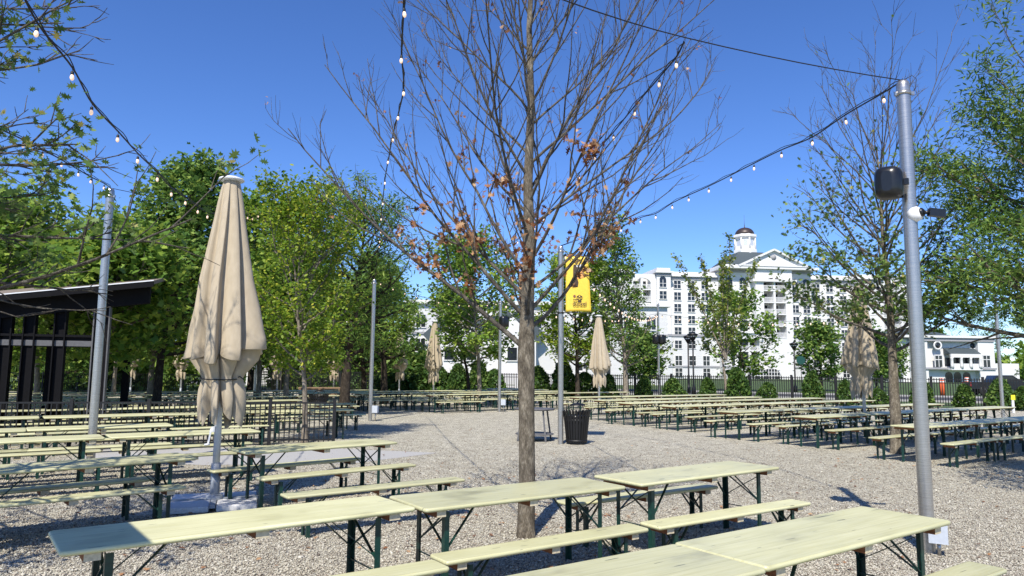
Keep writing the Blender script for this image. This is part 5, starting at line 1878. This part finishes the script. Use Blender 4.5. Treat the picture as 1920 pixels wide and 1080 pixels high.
MB().lathe([(dr_ * math.cos(t * PI / 20), cz1 + dz_ * math.sin(t * PI / 20)) for t in range(10)] + [(0.12, cz1 + dz_), (0.10, cz1 + dz_ + 0.6), (0.05, cz1 + dz_ + 1.0), (0.02, hz(1402, 403, ccy))], 16, (ccx, ccy, 0)).build('dome', M['bronze'], cpo)


# porches low on the facade
def porch(pxa, pxb, y, colx):
    xa, xb = hx(pxa), hx(pxb)
    MB().span(xa, xb, y - 3.0, y, Z['belt1'] - 0.9, Z['belt1'] + 0.5).build('porch_roof', M['trim'], hotel)
    MB().span(xa - .2, xb + .2, y - 3.3, y - 0.001, Z['belt1'] + 0.501, Z['belt1'] + 0.85).build('porch_cornice', M['trim'], hotel)
    MB().span(xa, xb, y - 2.9, y, 0, Z['belt2'] - 0.1).build('porch_base', M['siding'], hotel)
    zm = (Z['belt1'] + Z['belt2']) / 2 + 0.2
    fl_ = MB().span(xa, xb, y - 2.8, y, zm - 0.4, zm).build('porch_floor', M['trim'], hotel)
    r__ = MB(); r__.span(xa, xb, y - 2.75, y - 2.65, zm + 0.95, zm + 1.1)
    for k in range(30):
        xx = xa + (k + .5) * (xb - xa) / 30
        r__.span(xx - .05, xx + .05, y - 2.74, y - 2.66, zm + .001, zm + .949)
    r__.build('railing', M['trim'], fl_)
    MB().span(xa + 0.3, xb - 0.3, y - 0.06, y - 0.001, Z['belt2'] + 0.1, zm - 0.45).build('porch_glazing', M['glass'], hotel)
    MB().span(xa + 0.3, xb - 0.3, y - 0.06, y - 0.001, zm + 0.1, Z['belt1'] - 1.0).build('porch_glazing', M['glass'], hotel)
    for c_ in colx:
        MB().lathe([(0.55, Z['belt2'] - .1), (0.55, Z['belt2'] + 0.3), (0.42, Z['belt2'] + 0.4), (0.36, Z['belt1'] - 1.4), (0.5, Z['belt1'] - 1.2), (0.5, Z['belt1'] - 0.91)], 14, (hx(c_), y - 2.55, 0)).build('column', M['trim'], hotel)


porch(1362, 1412, -2.3, (1365, 1389, 1409))
porch(1491, 1539, 0.9, (1494, 1513, 1536))
# arched ground floor openings with white muntins
for pxa, y in ((1400, -5.3), (1513, -2.1), (1430, -4.1)):
    xa = hx(pxa); rw = 2.55
    out = [(xa + rw * math.cos(PI * k / 14), hz(1513, 706) + 2.0 * math.sin(PI * k / 14)) for k in range(15)] + [(xa - rw, 0.05), (xa + rw, 0.05)]
    a_o = MB().prism(out, y - 0.06, y - 0.001).build('arched_window', M['glass'], hotel, recalc=True)
    mm = MB()
    for k in range(-3, 4):
        mm.span(xa + k * 0.75 - 0.07, xa + k * 0.75 + 0.07, y - 0.12, y - 0.061, 0.1, hz(1513, 706) + 2.0 * math.sqrt(max(0.02, 1 - (k * 0.75 / rw) ** 2)))
    for zz in (0.9, 1.8, 2.6):
        mm.span(xa - rw * 0.9, xa + rw * 0.9, y - 0.13, y - 0.121, zz - 0.06, zz + 0.06)
    mm.build('muntins', M['trim'], a_o)
# ground floor windows in the wings
for px in (1275, 1327, 1563, 1588):
    window(px, (1.2 if px < 1400 else 1.0) - 0.08, 0.6, 'n')

# ------------------------------------------------------------------ the low annex on the right
AO = D(1700, 690, 150.0); AO.z = 0
annex = thing('annex_building', 'low white building with slate hipped roof and veranda, right of the hotel', 'building', AO, 0.10)


def ax(px):
    k = (px - 960) / F
    c, s = math.cos(0.10), math.sin(0.10)
    return (k * AO.y - AO.x) / (c - k * s)


def az_(px, py):
    return D(px, py, AO.y + ax(px) * math.sin(0.10)).z


aT = az_(1780, 636)
MB().span(ax(1690), ax(1855), 0, 14, 0, aT).build('wall', M['stucco'], annex)
MB().span(ax(1702), ax(1732), -1.0, 0, 0, aT + 0.2).build('wall', M['stucco'], annex)
MB().span(ax(1826), ax(1856), -1.0, 0, 0, aT + 0.2).build('wall', M['stucco'], annex)
MB().span(ax(1855.5), ax(1935), 4, 12, 0, az_(1880, 681)).build('wall', M['stucco'], annex)
MB().span(ax(1690) - .3, ax(1857), -1.5, 14, aT + 0.21, aT + 0.7).build('cornice', M['trim'], annex)
MB().span(ax(1701), ax(1857), -1.2, 0.02, aT - 0.5, aT + 0.2).build('frieze', M['greytrim'], annex)
MB().span(ax(1701), ax(1857), -1.25, 0.03, az_(1780, 691) - .2, az_(1780, 691) + .2).build('belt_course', M['greytrim'], annex)
r_ = MB(); xa, xb = ax(1690), ax(1796)
zr0 = aT + 0.7; zr1 = az_(1745, 612)
r_.v = [(xa, 1, zr0), (xb, 1, zr0), (xb, 14, zr0), (xa, 14, zr0), (ax(1728), 6, zr1), (ax(1757), 6, zr1), (ax(1757), 9, zr1), (ax(1728), 9, zr1)]
for q_ in ((0, 1, 5, 4), (1, 2, 6, 5), (2, 3, 7, 6), (3, 0, 4, 7), (4, 5, 6, 7)):
    r_.face(q_)
r_.build('roof', M['slate'], annex, recalc=True)
# veranda: a lean-to slate roof on columns over a shaded recess
v0, v1 = ax(1767), ax(1824)
zA, zB, zC = az_(1795, 655), az_(1795, 664), az_(1795, 685)
lt = MB(); lt.v = [(v0, -2.2, zB), (v1, -2.2, zB), (v1, -0.02, zA + .3), (v0, -0.02, zA + .3), (v0, -0.02, zB), (v1, -0.02, zB)]
for q_ in ((0, 1, 2, 3), (0, 3, 4), (1, 5, 2), (0, 4, 5, 1)):
    lt.face(q_)
lt.build('veranda_roof', M['slate'], annex, recalc=True)
MB().span(v0, v1, -2.3, -1.9, zB - 0.75, zB - 0.01).build('veranda_beam', M['trim'], annex)
MB().span(v0 + .2, v1 - .2, -0.08, -0.001, zC - .2, zB - 0.8).build('veranda_glazing', M['glass'], annex)
MB().span(v0, v1, -2.2, -0.001, zC - 1.0, zC - 0.6).build('veranda_floor', M['trim'], annex)
for k in range(4):
    xx = v0 + 0.3 + k * (v1 - v0 - 0.6) / 3
    MB().lathe([(0.36, zC - .6), (0.30, zC), (0.26, zB - 1.0), (0.36, zB - .76)], 12, (xx, -2.05, 0)).build('column', M['trim'], annex)
    if k < 3:
        MB().span(xx + .4, xx + (v1 - v0 - 0.6) / 3 - .4, -2.1, -2.0, zC - .59, zC + .35).build('balustrade', M['trim'], annex)
for px, z0_, z1_ in ((1751, 688, 667), (1840, 688, 667)):
    w_ = MB().span(-0.75, 0.75, -1.10, -1.001, az_(px, z0_), az_(px, z1_)).build('window', M['glass'], annex, (ax(px), 0, 0))
    m_ = MB(); za, zb2 = az_(px, z0_), az_(px, z1_)
    m_.span(-0.9, -0.75, -1.14, -1.0, za, zb2); m_.span(0.75, 0.9, -1.14, -1.0, za, zb2); m_.span(-0.06, 0.06, -1.15, -1.101, za, zb2); m_.span(-0.95, 0.95, -1.16, -1.0, zb2, zb2 + .2); m_.span(-.75, .75, -1.16, -1.151, za + (zb2 - za) * .62, za + (zb2 - za) * .68)
    m_.build('frame', M['trim'], w_)
for px in (1751, 1822):
    o_ = MB().lathe([(0.0, 0), (0.62, 0.0), (0.62, 0.08), (0, 0.08)], 16).build('round_window', M['glass'], annex, (ax(px), -1.002 if px < 1800 else -0.01, az_(px, 648)))
    o_.rotation_euler = (PI / 2, 0, 0)
    MB().lathe([(0.63, 0), (0.63, 0.14), (0.95, 0.14), (0.95, 0.0)], 18, caps=False).build('frame', M['trim'], o_)
for k, px in enumerate((1775, 1791, 1808)):
    out = [(0.85 * math.cos(PI * q_ / 10), 1.6 + 0.85 * math.sin(PI * q_ / 10)) for q_ in range(11)] + [(-0.85, 0.05), (0.85, 0.05)]
    MB().prism(out, -0.06, -0.001).build('arched_opening', M['glass'], annex, (ax(px), 0, az_(1790, 705) - 1.6), recalc=True)

# ------------------------------------------------------------------ white building behind the middle trees
WO = Vector((-13.5, 92.0, 0))
wb_ = thing('white_building', 'white building with grey gables, half hidden behind the middle trees', 'building', WO, 0.05)
MB().span(0, 34, 0, 14, 0, 10.2).build('wall', M['siding'], wb_)
MB().span(-.4, 34.4, -.5, 14, 10.21, 10.7).build('cornice', M['trim'], wb_)
MB().span(-.1, 34.1, -.15, .5, 6.3, 6.6).build('belt_course', M['greytrim'], wb_)
for gx, gw_ in ((7.0, 7.0), (13.5, 6.0)):
    gb = MB().prism([(gx - gw_ / 2, 0), (gx + gw_ / 2, 0), (gx + gw_ / 2, 5.4), (gx, 8.6), (gx - gw_ / 2, 5.4)], -2.4, -0.01).build('gable', M['stucco'], wb_, recalc=True)
    rr_ = MB()
    rr_.bar((gx - gw_ / 2 - .4, -1.2, 5.15), (gx, -1.2, 8.85), 2.8, 0.2, up=(0, 1, 0)); rr_.bar((gx + gw_ / 2 + .4, -1.2, 5.15), (gx, -1.2, 8.85), 2.8, 0.2, up=(0, 1, 0))
    rr_.build('gable_roof', M['slate'], gb)
for zz in (1.2, 4.1, 7.2):
    for k in range(11):
        xx = 1.8 + k * 3.0
        ing = any(abs(xx - gx) < gw_ / 2 + 0.6 for gx, gw_ in ((7.0, 7.0), (13.5, 6.0)))
        if ing and zz < 7:
            continue
        f_ = MB().span(-.7, -.6, -.12, 0, 0, 1.6).span(.6, .7, -.12, 0, 0, 1.6).span(-.7, .7, -.14, 0, -.12, 0).span(-.7, .7, -.12, 0, 1.6, 1.72).span(-.04, .04, -.1, 0, 0, 1.6)
        fo = f_.build('window', M['trim'], wb_, (xx, -0.002, zz))
        MB().span(-.599, .599, -.03, 0.001, 0.001, 1.599).build('pane', M['glass'], fo)
for gx in (5.6, 8.4, 13.5):
    fo = MB().span(-.7, -.6, -.12, 0, 0, 1.6).span(.6, .7, -.12, 0, 0, 1.6).span(-.7, .7, -.14, 0, -.12, 0).span(-.7, .7, -.12, 0, 1.6, 1.72).build('window', M['trim'], wb_, (gx, -2.402, 3.0))
    MB().span(-.599, .599, -.03, 0.001, 0.001, 1.599).build('pane', M['glass'], fo)
# low white slatted wall before it
sw = thing('slatted_wall', 'low white slatted wall beyond the fence, left of the bare tree', 'wall', (-10.5, 70.0, 0))
for k in range(9):
    MB().span(k * 2.2 - .15, k * 2.2 + .15, -.15, .15, 0, 2.0).build('post', M['trim'], sw)
s_ = MB()
for k in range(8):
    for q_ in range(7):
        s_.span(k * 2.2 + .151, k * 2.2 + 2.049, -.04, .04, .15 + q_ * .25, .33 + q_ * .25)
s_.build('slats', M['trim'], sw)
sw2 = thing('slatted_wall', 'low white slatted wall far behind the lime green tree', 'wall', (-27.0, 74.0, 0))
for k in range(6):
    MB().span(k * 2.2 - .15, k * 2.2 + .15, -.15, .15, 0, 2.2).build('post', M['trim'], sw2)
s_ = MB()
for k in range(5):
    for q_ in range(8):
        s_.span(k * 2.2 + .151, k * 2.2 + 2.049, -.04, .04, .15 + q_ * .25, .33 + q_ * .25)
s_.build('slats', M['trim'], sw2)

# ------------------------------------------------------------------ tower, lamps, signs, barrels, car
tw = D(485, 455, 160); tw.z = 0
to = thing('lattice_tower', 'far lattice mast with antennas right of the near umbrella top', 'tower', tw)
top_z = D(485, 404, 160).z
m_ = MB(); hw0, hw1 = 1.5, 0.85
N_ = 16


def twp(i, cx, cy):
    t = i / N_; hw_ = hw0 + (hw1 - hw0) * t
    return (cx * hw_, cy * hw_, top_z * t)


for cx, cy in ((-1, -1), (1, -1), (1, 1), (-1, 1)):
    m_.bar(twp(0, cx, cy), twp(N_, cx, cy), 0.16)
for i in range(N_):
    for (a, b) in (((-1, -1), (1, -1)), ((1, -1), (1, 1)), ((1, 1), (-1, 1)), ((-1, 1), (-1, -1))):
        m_.bar(twp(i, *a), twp(i + 1, *b), 0.09); m_.bar(twp(i, *b), twp(i + 1, *a), 0.09); m_.bar(twp(i + 1, *a), twp(i + 1, *b), 0.09)
m_.build('lattice', M['greymetal'], to)
for x in (-2.6, -1.3, 0.0, 1.3, 2.6):
    MB().span(x - .18, x + .18, -.9, -.7, top_z - 1.2, top_z + 0.9).build('antenna', M['whiteplastic'], to)
MB().bar((-2.9, -.6, top_z - .2), (2.9, -.6, top_z - .2), .15).build('antenna_arm', M['greymetal'], to)


def street_lamp(label, x, y, h):
    o = thing('street_lamp', label, 'street lamp', (x, y, 0), 0, 'black street lamps before the hotel')
    MB().lathe([(0.16, 0), (0.16, 0.5), (0.10, 0.6), (0.075, 0.9), (0.06, h - 0.7)], 12).build('post', M['black'], o)
    MB().lathe([(0.05, h - 0.7), (0.10, h - 0.62), (0.40, h - 0.12), (0.43, h - 0.05), (0.10, h + 0.06), (0.03, h + 0.2)], 16).build('lantern', M['black'], o)
    MB().lathe([(0.09, h - 0.60), (0.14, h - 0.52), (0.36, h - 0.20)], 12, caps=False).build('lens', M['whiteplastic'], o)


street_lamp('black street lamp left of a pair, before the hotel', *D(1291, 690, 62).xy, 4.9)
street_lamp('thick black street lamp right of a pair, before the hotel', *D(1300, 690, 58).xy, 4.9)
street_lamp('black street lamp beside the green sign before the hotel porch', *D(1490, 690, 68).xy, 4.6)
p = D(1502, 690, 66)
sg = thing('round_sign', 'round dark green sign on a thin post beside a street lamp', 'sign', (p.x, p.y, 0))
MB().tube([(0, 0, 0), (0, 0, 2.6)], 0.03, 8).build('post', M['black'], sg)
MB().prism(disc(0, 2.95, 0.42, 0.42, 8, PI / 8), -0.015, 0.015).build('plate', M['signgreen'], sg)


def barrel(label, px, y, h):
    p = D(px, 700, y)
    o = thing('traffic_barrel', label, 'traffic barrel', (p.x, p.y, 0), 0, 'orange channelizer posts')
    MB().lathe([(0.28, 0.0), (0.28, 0.06), (0.24, 0.07)], 14).build('foot', M['rubber'], o)
    MB().lathe([(0.19, 0.07), (0.19, h * .55), (0.17, h), (0.10, h + .05)], 14).build('body', M['orange'], o)
    for z in (h * 0.80, h * 0.93):
        MB().lathe([(0.187, z), (0.187, z + h * .07)], 14, caps=False).build('stripe', M['whiteplastic'], o)


barrel('orange traffic post with white top band left of the parked car', 1765, 58, 1.45)
barrel('orange traffic post nearest the parked car', 1812, 64, 1.5)
p = D(1898, 740, 35)
mk = thing('marker_post', 'thin pale marker post with a yellow tag by the far right pole', 'post', (p.x, p.y, 0))
MB().span(-.05, .05, -.03, .03, 0, 0.62).build('stake', M['whiteplastic'], mk)
MB().span(-.10, .10, -.05, -.031, 0.62, 0.86).build('tag', M['safety'], mk)
p = D(600, 712, 44)
bxo = thing('planter_box', 'weathered timber planter box far behind the lime green tree', 'planter', (p.x, p.y, 0), 0.25)
MB().span(-1.2, 1.2, -.5, .5, 0, .62).build('boards', M['timber'], bxo)
MB().span(-1.25, 1.25, -.55, .55, .621, .68).build('rim', M['timber'], bxo)
for x in (-1.14, 0, 1.14):
    MB().span(x - .06, x + .06, -.57, -.501, 0, .6).build('batten', M['timber'], bxo)

# dark pickup parked beyond the fence
p = D(1877, 712, 63)
car = thing('parked_car', 'dark pickup truck parked beyond the fence at the right edge', 'car', (p.x, p.y, 0.55), R(-12))
side = [(-2.7, .55), (-2.75, .95), (-2.72, 1.15), (-1.0, 1.18), (-0.75, 1.72), (0.55, 1.76), (1.25, 1.22), (2.5, 1.08), (2.7, .85), (2.7, .5)]
MB().prism(side, -.92, .92).build('body', M['carpaint'], car, recalc=True)
for s in (-1, 1):
    MB().prism([(-.80, 1.2), (-.62, 1.62), (.5, 1.66), (1.02, 1.22)], s * .925 - .006, s * .925 + .006).build('side_window', M['glass'], car, recalc=True)
rw_ = MB(); rw_.v = [(-1.005, -.75, 1.22), (-1.005, .75, 1.22), (-.79, .68, 1.66), (-.79, -.68, 1.66)]; rw_.face((0, 1, 2, 3)); rw_.build('rear_window', M['glass'], car)
for y in (-.84, .84):
    MB().span(-2.77, -2.70, y - .09, y + .09, .78, 1.12).build('tail_light', M['red'], car)
MB().span(-2.86, -2.70, -.9, .9, .42, .60).build('bumper', M['greymetal'], car)
for x in (-1.75, 1.75):
    for y in (-.86, .86):
        w_ = MB().lathe([(0.20, -.11), (0.36, -.11), (0.39, -.06), (0.39, .06), (0.36, .11), (0.20, .11)], 20).build('wheel', M['rubber'], car, (x, y, 0.39 - 0.55 + .55)); w_.rotation_euler = (PI / 2, 0, 0)
        MB().lathe([(0.0, -.10), (0.20, -.112), (0.20, .112), (0.0, .10)], 12, caps=False).build('rim', M['greymetal'], w_)
car.location.z = 0.0
